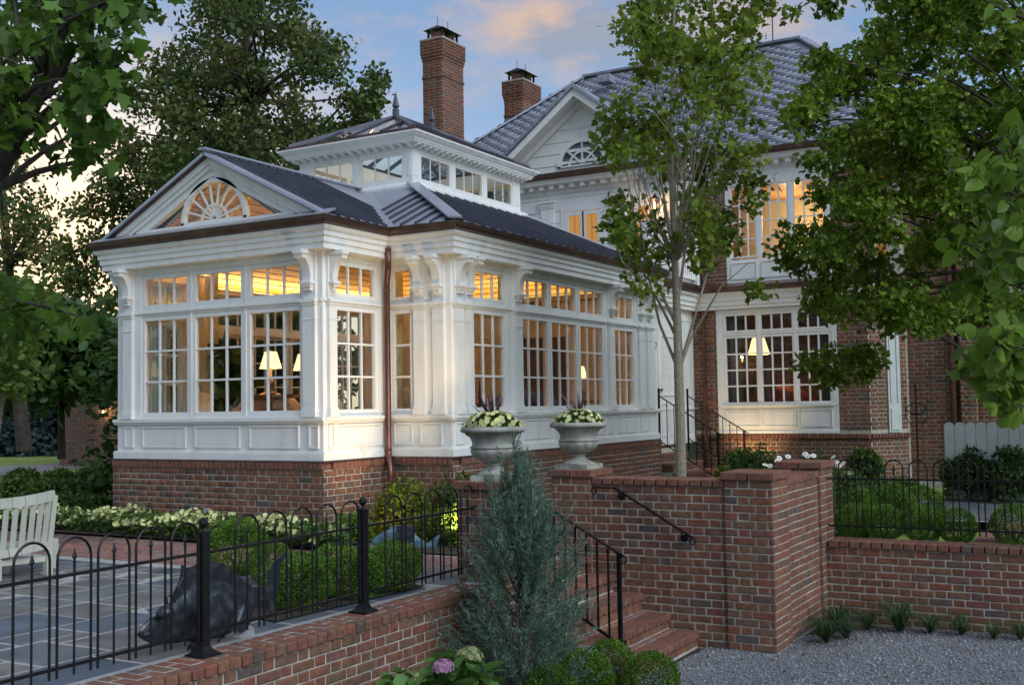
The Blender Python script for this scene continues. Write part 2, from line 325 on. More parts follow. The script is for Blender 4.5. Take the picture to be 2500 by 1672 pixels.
def npmesh(name, V, F, m, smooth=False):
    V = np.asarray(V, np.float32).reshape(-1, 3); F = np.asarray(F, np.int32); k = F.shape[1]
    me = bpy.data.meshes.new(name); me.vertices.add(len(V)); me.vertices.foreach_set('co', V.ravel())
    me.loops.add(F.size); me.loops.foreach_set('vertex_index', F.ravel())
    me.polygons.add(len(F)); me.polygons.foreach_set('loop_start', np.arange(0, F.size, k, dtype=np.int32))
    me.update(calc_edges=True); me.validate()
    if m: me.materials.append(m)
    if smooth: me.polygons.foreach_set('use_smooth', [True]*len(F))
    return me

# ------------------------------------------------------------------ bricks, stones, slates: pieces laid one by one
_pc = {}
def piece_geo(L, D, H, full, var):
    c = min(.007, H*.18, L*.2); rr = random.Random(hash((round(L, 3), round(D, 3), round(H, 3), full, var)) & 0xffff)
    j = lambda: rr.uniform(-.0022, .0022)
    if full:
        V = []; idx = {}
        for ix in (0, 1):
            for iy in (0, 1):
                for iz in (0, 1):
                    x, y, z = ix*L, -D+iy*D, iz*H; sx, sy, sz = (1-2*ix)*c, (1-2*iy)*c, (1-2*iz)*c
                    jx, jy, jz = j(), j(), j()
                    for k, (dx, dy, dz) in enumerate(((0, sy, sz), (sx, 0, sz), (sx, sy, 0))):
                        idx[(ix, iy, iz, k)] = len(V); V.append((x+dx+jx, y+dy+jy, z+dz+jz))
        I = lambda a, b, d, k: idx[(a, b, d, k)]
        F = []
        for a in (0, 1):
            F += [[I(a, 0, 0, 0), I(a, 1, 0, 0), I(a, 1, 1, 0), I(a, 0, 1, 0)], [I(0, a, 0, 1), I(1, a, 0, 1), I(1, a, 1, 1), I(0, a, 1, 1)], [I(0, 0, a, 2), I(1, 0, a, 2), I(1, 1, a, 2), I(0, 1, a, 2)]]
            for b in (0, 1):
                F += [[I(0, a, b, 1), I(1, a, b, 1), I(1, a, b, 2), I(0, a, b, 2)], [I(a, 0, b, 0), I(a, 1, b, 0), I(a, 1, b, 2), I(a, 0, b, 2)], [I(a, b, 0, 0), I(a, b, 1, 0), I(a, b, 1, 1), I(a, b, 0, 1)]]
                for d in (0, 1): F.append([I(a, b, d, 0), I(a, b, d, 1), I(a, b, d, 2), I(a, b, d, 2)])
        return V, F
    V = [(0, -D, 0), (L, -D, 0), (L, -D, H), (0, -D, H)]
    q = [(0, 0), (L, 0), (L, H), (0, H)]; jj = [(j(), j()) for _ in q]
    V += [(x+a, -c, z+b) for (x, z), (a, b) in zip(q, jj)]
    y0 = rr.uniform(-.003, .002)
    V += [(min(max(x, c), L-c)+a, y0+j()*.5, min(max(z, c), H-c)+b) for (x, z), (a, b) in zip(q, jj)]
    F = [[8, 9, 10, 11]] + [[i, (i+1) % 4, 4+(i+1) % 4, 4+i] for i in range(4)] + [[4+i, 4+(i+1) % 4, 8+(i+1) % 4, 8+i] for i in range(4)]
    return V, F
def piece_mesh(L, D, H, full, var, m, nm):
    k = (round(L, 3), round(D, 3), round(H, 3), full, var, m.name, nm)
    if k not in _pc:
        V, F = piece_geo(L, D, H, full, var); me = bpy.data.meshes.new(nm)
        me.from_pydata(V, [], [tuple(dict.fromkeys(f)) for f in F]); me.materials.append(m); _pc[k] = me
    return _pc[k]
def lay(parent, items, m, name='brick', limit=300, rest='brickwork'):
    """items: (x, y, z, yaw, L, D, H, full). The nearest `limit` become objects, the others one joined part."""
    items = sorted(items, key=lambda t: (t[0]-CAM[0])**2 + (t[1]-CAM[1])**2 + (t[2]-CAM[2])**2)
    pm = BASE.get(parent.name) if parent is not None else None
    for i, (x, y, z, a, Lq, D, H, full) in enumerate(items[:limit]):
        me = piece_mesh(round(Lq, 2) if not full else Lq, D, H, full, i % 3, m, name)
        o = bpy.data.objects.new(name, me); COL.objects.link(o); o.location = (x, y, z); o.rotation_euler = (0, 0, a)
        if parent is not None:
            o.parent = parent
            if pm is not None: o.matrix_parent_inverse = Matrix.Translation(-Vector(pm))
    if len(items) > limit:
        VV, FF, k = [], [], 0
        for i, (x, y, z, a, Lq, D, H, full) in enumerate(items[limit:]):
            V, F = piece_geo(Lq, D, H, False, i % 5); V = np.array(V); c, s = math.cos(a), math.sin(a)
            V = np.stack([V[:, 0]*c - V[:, 1]*s + x, V[:, 0]*s + V[:, 1]*c + y, V[:, 2]+z], 1)
            VV.append(V); FF.append(np.array(F)+k); k += len(V)
        o = link(rest, npmesh(rest, np.concatenate(VV), np.concatenate(FF), m), parent); stuff(o)
        return o
BH, BL, BQ, CO = .0577, .194, .092, .0677
def bond(p0, ang, length, z0, z1, holes=(), proud=.009, depth=.03, shift=0.0, z_ref=None):
    """Flemish bond face starting at p0 going along ang; outward is to the left of travel."""
    out = []; ca, sa = math.cos(ang), math.sin(ang); nx, ny = -sa, ca
    n = int(round((z1-z0)/CO)); h = (z1-z0)/n
    for k in range(n):
        z = z0 + k*h; s = -.306 + shift + (.153 if k % 2 else 0.0); st = True
        while s < length:
            Lq = BL if st else BQ; a, b = max(s, .0), min(s+Lq, length); s += Lq+.01; st = not st
            if b-a < .03: continue
            segs = [(a, b)]
            for (h0, h1, v0, v1) in holes:
                if z+h*.5 > v0 and z+h*.5 < v1:
                    ns = []
                    for (c, d) in segs:
                        if d <= h0 or c >= h1: ns.append((c, d))
                        else:
                            if h0-c > .03: ns.append((c, h0))
                            if d-h1 > .03: ns.append((h1, d))
                    segs = ns
            for c, d in segs:
                o = proud + random.uniform(-.0025, .0025)
                out.append((p0[0]+ca*c+nx*o, p0[1]+sa*c+ny*o, z+.005, ang, d-c, depth, h-.01, False))
    return out
def bonds_axis(face, c, a, b, z0, z1, **k):
    """face '-x' at x=c for y in a..b, '-y' at y=c for x in a..b, '+x', '+y' likewise"""
    a, b = min(a, b), max(a, b)
    if face == '-x': return bond((c, a), math.pi/2, b-a, z0, z1, **k)
    if face == '-y': return bond((b, c), math.pi, b-a, z0, z1, **k)
    if face == '+x': return bond((c, b), -math.pi/2, b-a, z0, z1, **k)
    return bond((a, c), 0.0, b-a, z0, z1, **k)

# ------------------------------------------------------------------ leaves
TPL = {}
def tpl(name, outline, fold=.18):
    """outline: half polygon from stem to tip (x>=0); mirrored; folded on the midrib"""
    mid = [(0, outline[0][1]), (0, outline[-1][1])]
    V = [(0, 0, 0), (0, 1, 0)]; F = []
    for sgn in (1, -1):
        k = len(V); V += [(sgn*x, y, fold*x) for x, y in outline]
        for i in range(len(outline)-1): F.append((0, k+i, k+i+1) if sgn > 0 else (0, k+i+1, k+i))
        F.append((0, k+len(outline)-1, 1) if sgn > 0 else (0, 1, k+len(outline)-1))
    TPL[name] = (np.array(V, float), np.array(F))
tpl('maple', [(.06, .0), (.42, .02), (.30, .22), (.55, .46), (.30, .50), (.20, .62), (.20, .78)])
tpl('oak', [(.04, .1), (.34, .24), (.09, .34), (.42, .56), (.10, .62), (.24, .86)])
tpl('oval', [(.12, .08), (.30, .40), (.24, .75)])
tpl('heart', [(.22, .02), (.42, .30), (.34, .62), (.14, .88)], .22)
tpl('small', [(.28, .45)], .3)
tpl('blade', [(.04, .2), (.05, .7)], .3)
TPL['needle'] = (np.array([(-.05, 0, 0), (.05, 0, 0), (0, 1, 0)], float), np.array([(0, 1, 2)]))
def orient(N, up=.6, droop=0.0, rg=rng):
    """N random frames: leaf normal leaning up by `up`"""
    n = rg.normal(size=(N, 3)); n /= np.linalg.norm(n, axis=1, keepdims=True)
    n = n*(1-up) + np.array([0, 0, 1.0])*up; n /= np.linalg.norm(n, axis=1, keepdims=True)
    d = rg.normal(size=(N, 3)); d[:, 2] -= droop; d -= n*(d*n).sum(1, keepdims=True); d /= np.linalg.norm(d, axis=1, keepdims=True)+1e-9
    return np.cross(d, n), d, n
def leafgeo(kind, P, size, frames):
    V, F = TPL[kind]; X, Y, Z = frames; N = len(P); s = np.broadcast_to(np.asarray(size, float).reshape(-1, 1, 1), (N, 1, 1)) if np.ndim(size) else np.full((N, 1, 1), size)
    VV = P[:, None, :] + s*(V[None, :, 0:1]*X[:, None, :] + V[None, :, 1:2]*Y[:, None, :] + V[None, :, 2:3]*Z[:, None, :])
    FF = F[None] + (np.arange(N)*len(V))[:, None, None]
    return VV.reshape(-1, 3), FF.reshape(-1, 3)
def leaves(name, kind, P, size, m, parent=None, up=.5, droop=.3, var=.3, frames=None, singles=0):
    P = np.asarray(P); N = len(P)
    s = size*(1+rng.uniform(-var, var, N)); fr = frames or orient(N, up, droop)
    if singles:
        o = np.argsort(((P-CAM)**2).sum(1)); a, b = o[:singles], o[singles:]
        key = ('leafmesh', kind, m.name)
        if key not in _pc:
            V, F = leafgeo(kind, np.zeros((1, 3)), 1.0, (np.array([[1., 0, 0]]), np.array([[0, 1., 0]]), np.array([[0, 0, 1.]])))
            _pc[key] = npmesh('leaf', V, F, m)
        me = _pc[key]; pm = BASE.get(parent.name)
        for i in a:
            q = bpy.data.objects.new('leaf', me); COL.objects.link(q); q.parent = parent
            if pm is not None: q.matrix_parent_inverse = Matrix.Translation(-Vector(pm))
            X, Y, Z = fr[0][i]*s[i], fr[1][i]*s[i], fr[2][i]*s[i]
            q.matrix_basis = Matrix(((X[0], Y[0], Z[0], P[i, 0]), (X[1], Y[1], Z[1], P[i, 1]), (X[2], Y[2], Z[2], P[i, 2]), (0, 0, 0, 1)))
        P, s, fr = P[b], s[b], tuple(f[b] for f in fr); N = len(P)
        if not N: return None
    V, F = leafgeo(kind, P, s, fr)
    o = link(name, npmesh(name, V, F, m), parent); stuff(o) if parent is not None and name in ('foliage', 'crown', 'flowers', 'spiky_grass', 'flower_head') else None
    return o
def in_poly(poly, n, rg=rng):
    p = np.array(poly, float); lo, hi = p.min(0), p.max(0); out = []
    while len(out) < n:
        q = rg.uniform(lo, hi, (n*3, 2)); x, y = q[:, 0], q[:, 1]; ins = np.zeros(len(q), bool); j = len(p)-1
        for i in range(len(p)):
            c = ((p[i, 1] > y) != (p[j, 1] > y)) & (x < (p[j, 0]-p[i, 0])*(y-p[i, 1])/(p[j, 1]-p[i, 1]+1e-12)+p[i, 0]); ins ^= c; j = i
        out += list(q[ins])
    return np.array(out[:n])
def clump_points(centres, radii, n, flat=.7, shell=.5):
    """n points spread over clumps, denser towards each clump's surface"""
    centres = np.asarray(centres); radii = np.broadcast_to(np.asarray(radii, float), (len(centres),))
    w = radii**2; idx = rng.choice(len(centres), n, p=w/w.sum())
    d = rng.normal(size=(n, 3)); d /= np.linalg.norm(d, axis=1, keepdims=True)
    r = rng.uniform(0, 1, n)**shell; d[:, 2] *= flat
    return centres[idx] + d*(r*radii[idx])[:, None]
def limb(mb, a, b, r0, r1, bend=.1, n=6, k=5):
    a, b = np.array(a, float), np.array(b, float); L = np.linalg.norm(b-a); off = rng.normal(size=3)*L*bend; off[2] = abs(off[2])*.6
    pts = [a + (b-a)*t + off*math.sin(math.pi*t) for t in np.linspace(0, 1, k)]
    mb.tube(pts, [r0 + (r1-r0)*t for t in np.linspace(0, 1, k)], n, cap=False)
    return pts

# ================================================================== GROUND
def sheet(name, polys, m, z=None):
    b = MB()
    for p in polys: b.add([(q[0], q[1], z if z is not None else q[2]) for q in p], [tuple(range(len(p)))])
    return struct(b.build(name, m))
sheet('lawn', [[(-900, 4.6), (1500, 4.6), (1500, 1500), (-900, 1500)], [(10.9, -900), (1500, -900), (1500, 4.6), (10.9, 4.6)]], M['grass'], .02)
sheet('ground', [[(-900, -900), (10.9, -900), (10.9, 4.6), (-900, 4.6)]], M['mulch'], G-.02)
ge = [PZ(x, y, G) for x, y in ((1895, 1584), (1960, 1553), (2050, 1534), (2160, 1530), (2300, 1537), (2500, 1545))]
poly = [(7.7, 3.62), (8.3, 3.45), (9.165, 3.42), (9.165, 2.80)] + [(p[0], p[1]) for p in ge] + [(10.95, -1), (10.2, -3), (5.5, -3), (5.5, 2.2), (6.6, 3.0), (7.3, 3.35)]
sheet('gravel', [poly], M['gravel'], G-.004)
def pebbles():
    n = 42000; P = in_poly(poly, n*2); vis = []
    for q in P:
        d = np.array([q[0], q[1], G])-CAM; z = d@FX
        if z < 1: continue
        px = 1250+FPX*(d@RX)/z; py = 836-FPX*(d@UX)/z
        if -50 < px < 2560 and py < 1730: vis.append(q)
        if len(vis) >= n: break
    P = np.array(vis); n = len(P); P = np.c_[P, np.full(n, G)]
    s = .0035+.0045*rng.uniform(0, 1, n)**2.2*2; d = rng.normal(size=(n, 6, 3))*.25
    O = np.array([(1, 0, 0), (-1, 0, 0), (0, 1, 0), (0, -1, 0), (0, 0, .7), (0, 0, -.5)])
    V = P[:, None]+s[:, None, None]*(O[None]+d)
    F = np.array([(0, 2, 4), (2, 1, 4), (1, 3, 4), (3, 0, 4), (2, 0, 5), (1, 2, 5), (3, 1, 5), (0, 3, 5)])
    stuff(link('gravel_stones', npmesh('gravel_stones', V.reshape(-1, 3), (F[None]+(np.arange(n)*6)[:, None, None]).reshape(-1, 3), M['pebble'])))
pebbles()

# ---- terrace: joint bed, bluestones one by one, brick path one by one
terrace = struct(thing('terrace', None, None, (6, 6, T)) if False else bpy.data.objects.new('terrace', None)); COL.objects.link(terrace); terrace.location = (6, 6, T); BASE['terrace'] = (6, 6, T)
MB().add([(1, 4.6, T-.003), (9.3, 4.6, T-.003), (9.3, 15, T-.003), (1, 15, T-.003)], [(0, 1, 2, 3)]).build('joint_bed', M['joint'], terrace)
def bluestones():
    mod = .152; x0, x1, y0, y1 = 3.6, 7.22, 4.86, 11.6; nx, ny = int((x1-x0)/mod), int((y1-y0)/mod)
    occ = np.zeros((nx, ny), bool); items = []; rr = random.Random(5); sizes = [(3, 4), (4, 3), (3, 3), (2, 3), (3, 2), (4, 4), (2, 2), (4, 6), (6, 4), (3, 5), (5, 3)]
    for i in range(nx):
        for j in range(ny):
            if occ[i, j]: continue
            rr.shuffle(sizes)
            for a, b in sizes+[(2, 1), (1, 2), (1, 1)]:
                if i+a <= nx and j+b <= ny and not occ[i:i+a, j:j+b].any():
                    occ[i:i+a, j:j+b] = True; g = .012
                    items.append((x0+i*mod+g, y0+(j+b)*mod-g, T-.03, 0.0, a*mod-2*g, b*mod-2*g, .03+rr.uniform(-.002, .002), True)); break
    x = 7.22                                   # strip by the urn pier
    for k in range(8):
        items.append((7.3+.0+(k % 2)*.42, 5.95-.3*(k//2), T-.03, 0, .40, .285, .0305, True))
    lay(terrace, items, M['bluestone'], 'bluestone', 300)
bluestones()
def path():
    items = []
    for r in range(14):                        # running bond along y, x 7.25 .. 8.7
        x = 7.25+r*.102
        y = 4.9+(.1 if r % 2 else 0) if r > 7 else 6.25+(.1 if r % 2 else 0)
        while y < 13.6:
            items.append((x, y+.194, T-.03, 0.0, .094, .194, .031+random.uniform(-.002, .002), True)); y += .203
    lay(terrace, items, M['paver'], 'paver', 300)
path()
sheet('planting_bed', [[(8.72, 4.9), (9.35, 4.9), (10.5, 5.2), (16.6, 5.2), (16.6, 6.9), (9.3, 6.9), (9.3, 13.5), (8.72, 13.5)],
                       [(5.55, 5.0), (7.15, 4.92), (7.2, 5.7), (6.4, 6.1), (5.7, 5.8)], [(9.55, 2.9), (11, 2.9), (16.5, 3.2), (16.5, 5.2), (9.55, 4.5)]], M['mulch'], T+.012)
sheet('mulch_mound', [[(8.5, 7.0), (9.25, 7.0), (9.25, 12.5), (8.5, 12.5)]], M['mulch'], T+.03)

# ================================================================== GARDEN WALLS
def coping(items, axis, a, b, edge, outsign, z, w=.30, pitch=.093, h=.062, over=.02):
    """header bricks laid flat along axis; front end proud of `edge` by over; two staggered rows"""
    n = int((b-a)/pitch)
    for k in range(n):
        s = a+k*pitch; first = .2 if k % 2 else .105; second = w-first-.01
        hh = h+random.uniform(-.0015, .0015)
        if axis == 'x':      # wall runs along x, front faces -y
            y = edge-over
            items.append((s+.005, y+first, z-h, 0.0, pitch-.01, first, hh, True)); items.append((s+.005, y+first+.01+second, z-h, 0.0, pitch-.01, second, hh, True))
        else:                # runs along y, front faces -x
            x = edge-over
            items.append((x, s+pitch-.005, z-h, 0.0, first, pitch-.01, hh, True)); items.append((x+first+.01, s+pitch-.005, z-h, 0.0, second, pitch-.01, hh, True))
retain = thing('garden_wall', 'low brick retaining wall with flat brick coping under the iron fence with ball-topped posts', 'wall', (5, 4.6, G))
MB().box((2.2, 4.524, G-.1), (7.52, 4.81, T-.064)).build('mortar', M['mortar'], retain)
it = []; coping(it, 'x', 2.4, 7.5, 4.52, -1, T, w=.31); lay(retain, it, M['bricks'], 'coping_brick', 300)
lay(retain, bonds_axis('-y', 4.524, 3.0, 7.5, G-.02, T-.067), M['bricks'], 'brick', 300)

stairwall = thing('stair_wall', 'waist-high brick wall beside the brick steps with a grab rail on its face', 'wall', (9.3, 3.9, G))
MB().box((9.17, 3.23, G-.1), (9.46, 4.50, .781)).build('mortar', M['mortar'], stairwall)
it = []; coping(it, 'y', 3.24, 4.49, 9.166, -1, .846, w=.32, pitch=.104, h=.062, over=.025); lay(stairwall, it, M['bricks_red'], 'coping_brick', 300)
lay(stairwall, bonds_axis('-x', 9.17, 3.235, 4.50, G-.01, .78), M['bricks'], 'brick', 300)

def pier(label, x0, x1, y0, y1, z0, z1, group='square brick piers of the garden walls', faces=('-x', '-y'), base=None):
    t = thing('brick_pier', label, 'pier', ((x0+x1)/2, (y0+y1)/2, z0), group)
    zt = z1-.066
    MB().box((x0+.004, y0+.004, z0-.1), (x1, y1-.004, zt-.002)).build('mortar', M['mortar'], t)
    it = []
    for f in faces:
        if f == '-x': it += bonds_axis('-x', x0+.004, y0, y1, z0, zt-.003)
        if f == '-y': it += bonds_axis('-y', y0+.004, x0, x1, z0, zt-.003, shift=.1)
    lay(t, it, M['bricks'], 'brick', 300)
    it = []; o = .03; yy = y0-o; W_ = (y1-y0+2*o); n = 2
    for i in range(2):          # cap of stretchers round the top
        L_ = W_/2
        it.append((x0-o, y0-o+(i+1)*L_-.004, zt, 0.0, .10, L_-.009, .066, True)); it.append((x1+o-.10, y0-o+(i+1)*L_-.004, zt, 0.0, .10, L_-.009, .066, True))
    Lx = (x1-x0+2*o-.21)
    for j in range(3):
        w = W_/3; it.append((x0-o+.105, y0-o+(j+1)*w-.005, zt, 0, Lx, w-.01, .065, True))
    lay(t, it, M['bricks_red'], 'cap_brick', 300)
    return t
pier('brick pier where the iron fence ends, carrying an urn, half hidden by the juniper', 7.52, 7.93, 4.46, 4.87, G, .915)
pier('brick pier at the top of the steps, carrying the fully visible stone urn', 9.135, 9.54, 4.49, 4.885, G, .915)
pier('tall square corner pier of brick rising straight from the gravel, nothing on top', 9.14, 9.58, 2.82, 3.237, G, .915)
pier('brick pier where the tall wall meets the low wall with the hooped fence', 10.63, 11.07, 2.815, 3.22, G, .925)
rw = thing('garden_wall', 'tall brick wall between the corner pier and the pier with white daisies behind', 'wall', (10.1, 3, G))
MB().box((9.58, 2.849, G-.1), (10.63, 3.12, .777)).build('mortar', M['mortar'], rw)
it = []; coping(it, 'x', 9.585, 10.63, 2.845, -1, .842, w=.30, pitch=.08); lay(rw, it, M['bricks_red'], 'coping_brick')
lay(rw, bonds_axis('-y', 2.849, 9.58, 10.63, G, .776), M['bricks'], 'brick')
lw = thing('garden_wall', 'low brick wall with flat coping under the plain hooped fence beside the gravel', 'wall', (10.9, 1, G))
MB().box((10.754, -2.5, G-.1), (11.03, 2.83, .122)).build('mortar', M['mortar'], lw)
it = []; coping(it, 'y', -2.5, 2.80, 10.75, -1, .19, w=.30, pitch=.098, h=.066, over=.022); lay(lw, it, M['bricks'], 'coping_brick')
lay(lw, bonds_axis('-x', 10.754, -.9, 2.82, G, .12), M['bricks'], 'brick')

# ---- brick steps between the piers
steps = thing('brick_steps', 'short flight of red brick steps rising from the gravel between wall and juniper', 'steps', (8.5, 3.9, G))
SV = [3.49, 3.75, 4.0, 4.27, 4.50]; SZ = [-.435, -.305, -.15, -.005, T]
for i, (v, z) in enumerate(zip(SV, SZ)):
    v1 = SV[i+1]+.05 if i < 4 else 5.0; zp = SZ[i-1] if i else G
    MB().box((7.72, v+.03, G-.05), (9.165, v1, z-.012)).build('step_core', M['mortar'], steps)
    it = []; n = 18; p = 1.44/n
    for k in range(n): it.append((7.725+k*p, v+.205, z-.058, 0.0, p-.011, .205, .058, True))
    lay(steps, it, M['bricks_red'], 'nosing_brick')
    it = []
    if i < 4:
        for k in range(7): it.append((7.725+k*.206, v+.215+.075, z-.05, 0.0, .196, .07, .047, True))
    else:
        for r in range(3):
            for k in range(7): it.append((7.725+k*.206+(.05 if r % 2 else 0), v+.31+r*.10, z-.05, 0.0, .17, .09, .048, True))
    lay(steps, it, M['paver'], 'tread_brick')
    lay(steps, bonds_axis('-x', 7.722, v+.03, v1, zp-.02, z-.058), M['bricks'], 'cheek_brick')
    lay(steps, bonds_axis('-y', v+.03, 7.725, 9.16, zp+.0, z-.058), M['bricks'], 'riser_brick')
sl = thing('step_light', 'small black louvred light set in a step riser', 'light', (8.17, 3.76, -.37))
b = MB(); b.box((8.09, 3.762, -.405), (8.25, 3.79, -.335)).build('housing', M['iron'], sl)
for k in range(4): MB().box((8.10, 3.757, -.397+k*.016), (8.24, 3.763, -.389+k*.016)).build('louvre', M['iron'], sl)

# ================================================================== IRONWORK
def iron_fence(label, axis, c, a, b, pitch, width, zb, posts, spear=True, group='black hooped iron fences', phase=0.0, tz=None, loc=None):
    t = thing('iron_fence', label, 'fence', loc, group)
    P = (lambda s, z: (s, c, z)) if axis == 'x' else (lambda s, z: (c, s, z))
    ztop, zlow, zspring = zb+.572, zb+.13, zb+.752
    MB().bar(P(a, ztop), P(b, ztop), .016, .016).build('rail', M['iron'], t); MB().bar(P(a, zlow), P(b, zlow), .016, .016).build('rail', M['iron'], t)
    h = MB(); r = width/2
    pts = [P(-r, zb+.08), P(-r, zspring-r)] + [P(-r*math.cos(k*math.pi/12), zspring-r+r*math.sin(k*math.pi/12)) for k in range(1, 12)] + [P(r, zspring-r), P(r, zb+.08)]
    off = (c, 0) if False else None
    O = Vector(P(0, 0)); pts = [Vector(p)-O for p in pts]
    hm = MB().tube(pts, .0068, 6).mesh('hoop', M['iron'])
    sp = MB(); sp.tube([(0, 0, zb+.08), (0, 0, zb+.62)], .006, 6)
    spm = sp.mesh('picket', M['iron'])
    fi = MB(); fi.lathe([(.006, 0), (.011, .004), (.006, .008), (.006, .018), (.012, .022), (.006, .027), (.006, .04)], (0, 0, zb+.61), 8)
    q = .016; z = zb+.65
    fi.add([(0, 0, z-.012), (q, 0, z+.006), (0, q*.5, z+.006), (-q, 0, z+.006), (0, -q*.5, z+.006), (0, 0, z+.055)] if axis == 'x' else [(0, 0, z-.012), (0, q, z+.006), (-q*.5, 0, z+.006), (0, -q, z+.006), (q*.5, 0, z+.006), (0, 0, z+.055)],
           [(0, 2, 1), (0, 3, 2), (0, 4, 3), (0, 1, 4), (5, 1, 2), (5, 2, 3), (5, 3, 4), (5, 4, 1)])
    fim = fi.mesh('finial', M['iron'])
    s = a+phase
    while s < b-r:
        loc_ = P(s, 0)
        if all(abs(s-p) > r+.02 for p in posts):
            link('hoop', hm, t, loc_)
            if spear:
                pk = link('picket', spm, t, loc_); f_ = bpy.data.objects.new('finial', fim); COL.objects.link(f_); f_.parent = pk
        s += pitch
    for p in posts:
        o = MB(); o.box((p-.026, c-.026, zb+.04), (p+.026, c+.026, zb+.685)); o.box((p-.031, c-.031, zb+.672), (p+.031, c+.031, zb+.69))
        o.lathe([(.022, 0), (.010, .012), (.010, .022), (.02, .03), (.028, .045), (.026, .062), (.014, .075), (.002, .08)], (p, c, zb+.69), 12)
        k = len(o.v); o.box((p-.072, c-.072, zb), (p+.072, c+.072, zb+.012))
        w0, w1, w2 = .068, .040, .028
        for (wa, za), (wb, zc) in (((w0, .012), (w1, .03)), ((w1, .03), (w2, .055))):
            o.add([(p+sx*w, c+sy*w, zb+z_) for w, z_ in ((wa, za), (wb, zc)) for sx, sy in ((-1, -1), (1, -1), (1, 1), (-1, 1))], [(0, 1, 5, 4), (1, 2, 6, 5), (2, 3, 7, 6), (3, 0, 4, 7)])
        o.build('post', M['iron'], t)
    return t
iron_fence('black iron fence with hoops, spear finials and ball-topped posts along the bluestone terrace', 'x', 4.716, 2.6, 7.53, .2435, .20, T, [3.17, 4.64, 6.10], phase=.20, loc=(5, 4.716, T))
iron_fence('plain black hooped iron fence without ball posts, on the low wall before the boxwoods', 'y', 10.80, -2.3, 2.80, .214, .16, .19, [], spear=True, phase=.20, loc=(10.8, 1, .19))

def scroll(mb, P, s, z, r, sgn, w=.012, turns=1.3):
    pts = [P(s+sgn*(r*math.sin(a)*(1-.25*a/6)), z-r+r*math.cos(a)*(1-.2*a/6)) for a in np.linspace(0, 2*math.pi*turns*.72, 16)]
    mb.tube(pts, w*.55, 6)
grab = thing('handrail', 'black iron grab rail fixed to the brick wall above the steps', 'handrail', (9.09, 3.9, .6), 'black iron handrails')
b = MB(); Pw = lambda s, z: (9.085, s, z)
b.bar(Pw(4.43, .762), Pw(4.225, .762), .03, .012); b.bar(Pw(4.228, .764), Pw(3.51, .357), .03, .014)
scroll(b, Pw, 4.43, .762, .028, 1); scroll(b, Pw, 3.51, .357, .03, -1)
b.build('rail', M['iron'], grab)
for s, z in ((4.19, .712), (3.61, .372)):
    o = MB(); o.tube([(9.085, s, z+.02), (9.10, s, z-.02), (9.16, s, z-.03)], .008, 6)
    o.add([(x, s+.032*math.cos(a), z-.03+.032*math.sin(a)) for x in (9.15, 9.166) for a in np.linspace(0, 2*math.pi, 12, endpoint=False)], [(i, (i+1) % 12, 12+(i+1) % 12, 12+i) for i in range(12)]+[tuple(range(12))])
    o.build('bracket', M['iron'], grab)
sr = thing('handrail', 'black iron stair rail with slim balusters at the open side of the brick steps', 'handrail', (7.95, 3.67, -.43), 'black iron handrails')
Pr = lambda s, z: (7.95, s, z); k_ = (.755-.335)/(4.409-3.635)
b = MB(); b.bar(Pr(4.45, .775), Pr(3.64, .337), .032, .012); scroll(b, Pr, 3.64, .337, .03, -1); b.build('rail', M['iron'], sr)
MB().bar(Pr(4.43, .07), Pr(3.68, -.34), .012, .022).build('rail', M['iron'], sr)
MB().box((7.935, 3.66, -.435), (7.965, 3.69, .36)).build('post', M['iron'], sr)
bm_ = MB().box((-.007, -.007, 0), (.007, .007, .68)).mesh('baluster', M['iron'])
for k in range(8):
    s = 3.675+.0935*(k+1); link('baluster', bm_, sr, (7.95, s, -.34+(s-3.68)*.547))

# ================================================================== CONSERVATORY
cons = thing('conservatory', 'white glazed orangery with gabled bay, metal roof and roof lantern on a brick plinth', 'conservatory', (12, 9, T))
ZB, ZS, ZG0, ZG1, ZT0, ZT1, ZH = .957, 1.385, 1.492, 2.570, 2.757, 3.060, 3.19
def wmap(face, c):
    if face == '-x': return lambda s, d, z: (c-d, s, z)
    if face == '+x': return lambda s, d, z: (c+d, s, z)
    if face == '-y': return lambda s, d, z: (s, c-d, z)
    return lambda s, d, z: (s, c+d, z)
def fbox(mb, m, s0, s1, d0, d1, z0, z1): return mb.box(m(s0, d0, z0), m(s1, d1, z1))
def window(parent, m, s0, s1, z0, z1, cols, rows, d=0.0, fr=.05, mun=.022, wm=None, deep=.05, gm=None):
    """sash s0..s1, z0..z1 is the glass; frame round it; one pane per light"""
    wm = wm or M['white']; b = MB()
    fbox(b, m, s0-fr, s0, d-deep, d, z0-fr, z1+fr); fbox(b, m, s1, s1+fr, d-deep, d, z0-fr, z1+fr)
    fbox(b, m, s0, s1, d-deep, d, z0-fr, z0); fbox(b, m, s0, s1, d-deep, d, z1, z1+fr)
    w, h = (s1-s0)/cols, (z1-z0)/rows
    for i in range(1, cols): fbox(b, m, s0+i*w-mun/2, s0+i*w+mun/2, d-deep+.012, d-.010, z0, z1)
    for j in range(1, rows): fbox(b, m, s0, s1, d-deep+.013, d-.011, z0+j*h-mun/2, z0+j*h+mun/2)
    o = b.build('window', wm, parent)
    for i in range(cols):
        for j in range(rows):
            p = MB(); fbox(p, m, s0+i*w+mun*.3, s0+(i+1)*w-mun*.3, d-deep+.022, d-deep+.026, z0+j*h+mun*.3, z0+(j+1)*h-mun*.3)
            p.build('pane', gm or M['glass'], o)
    return o
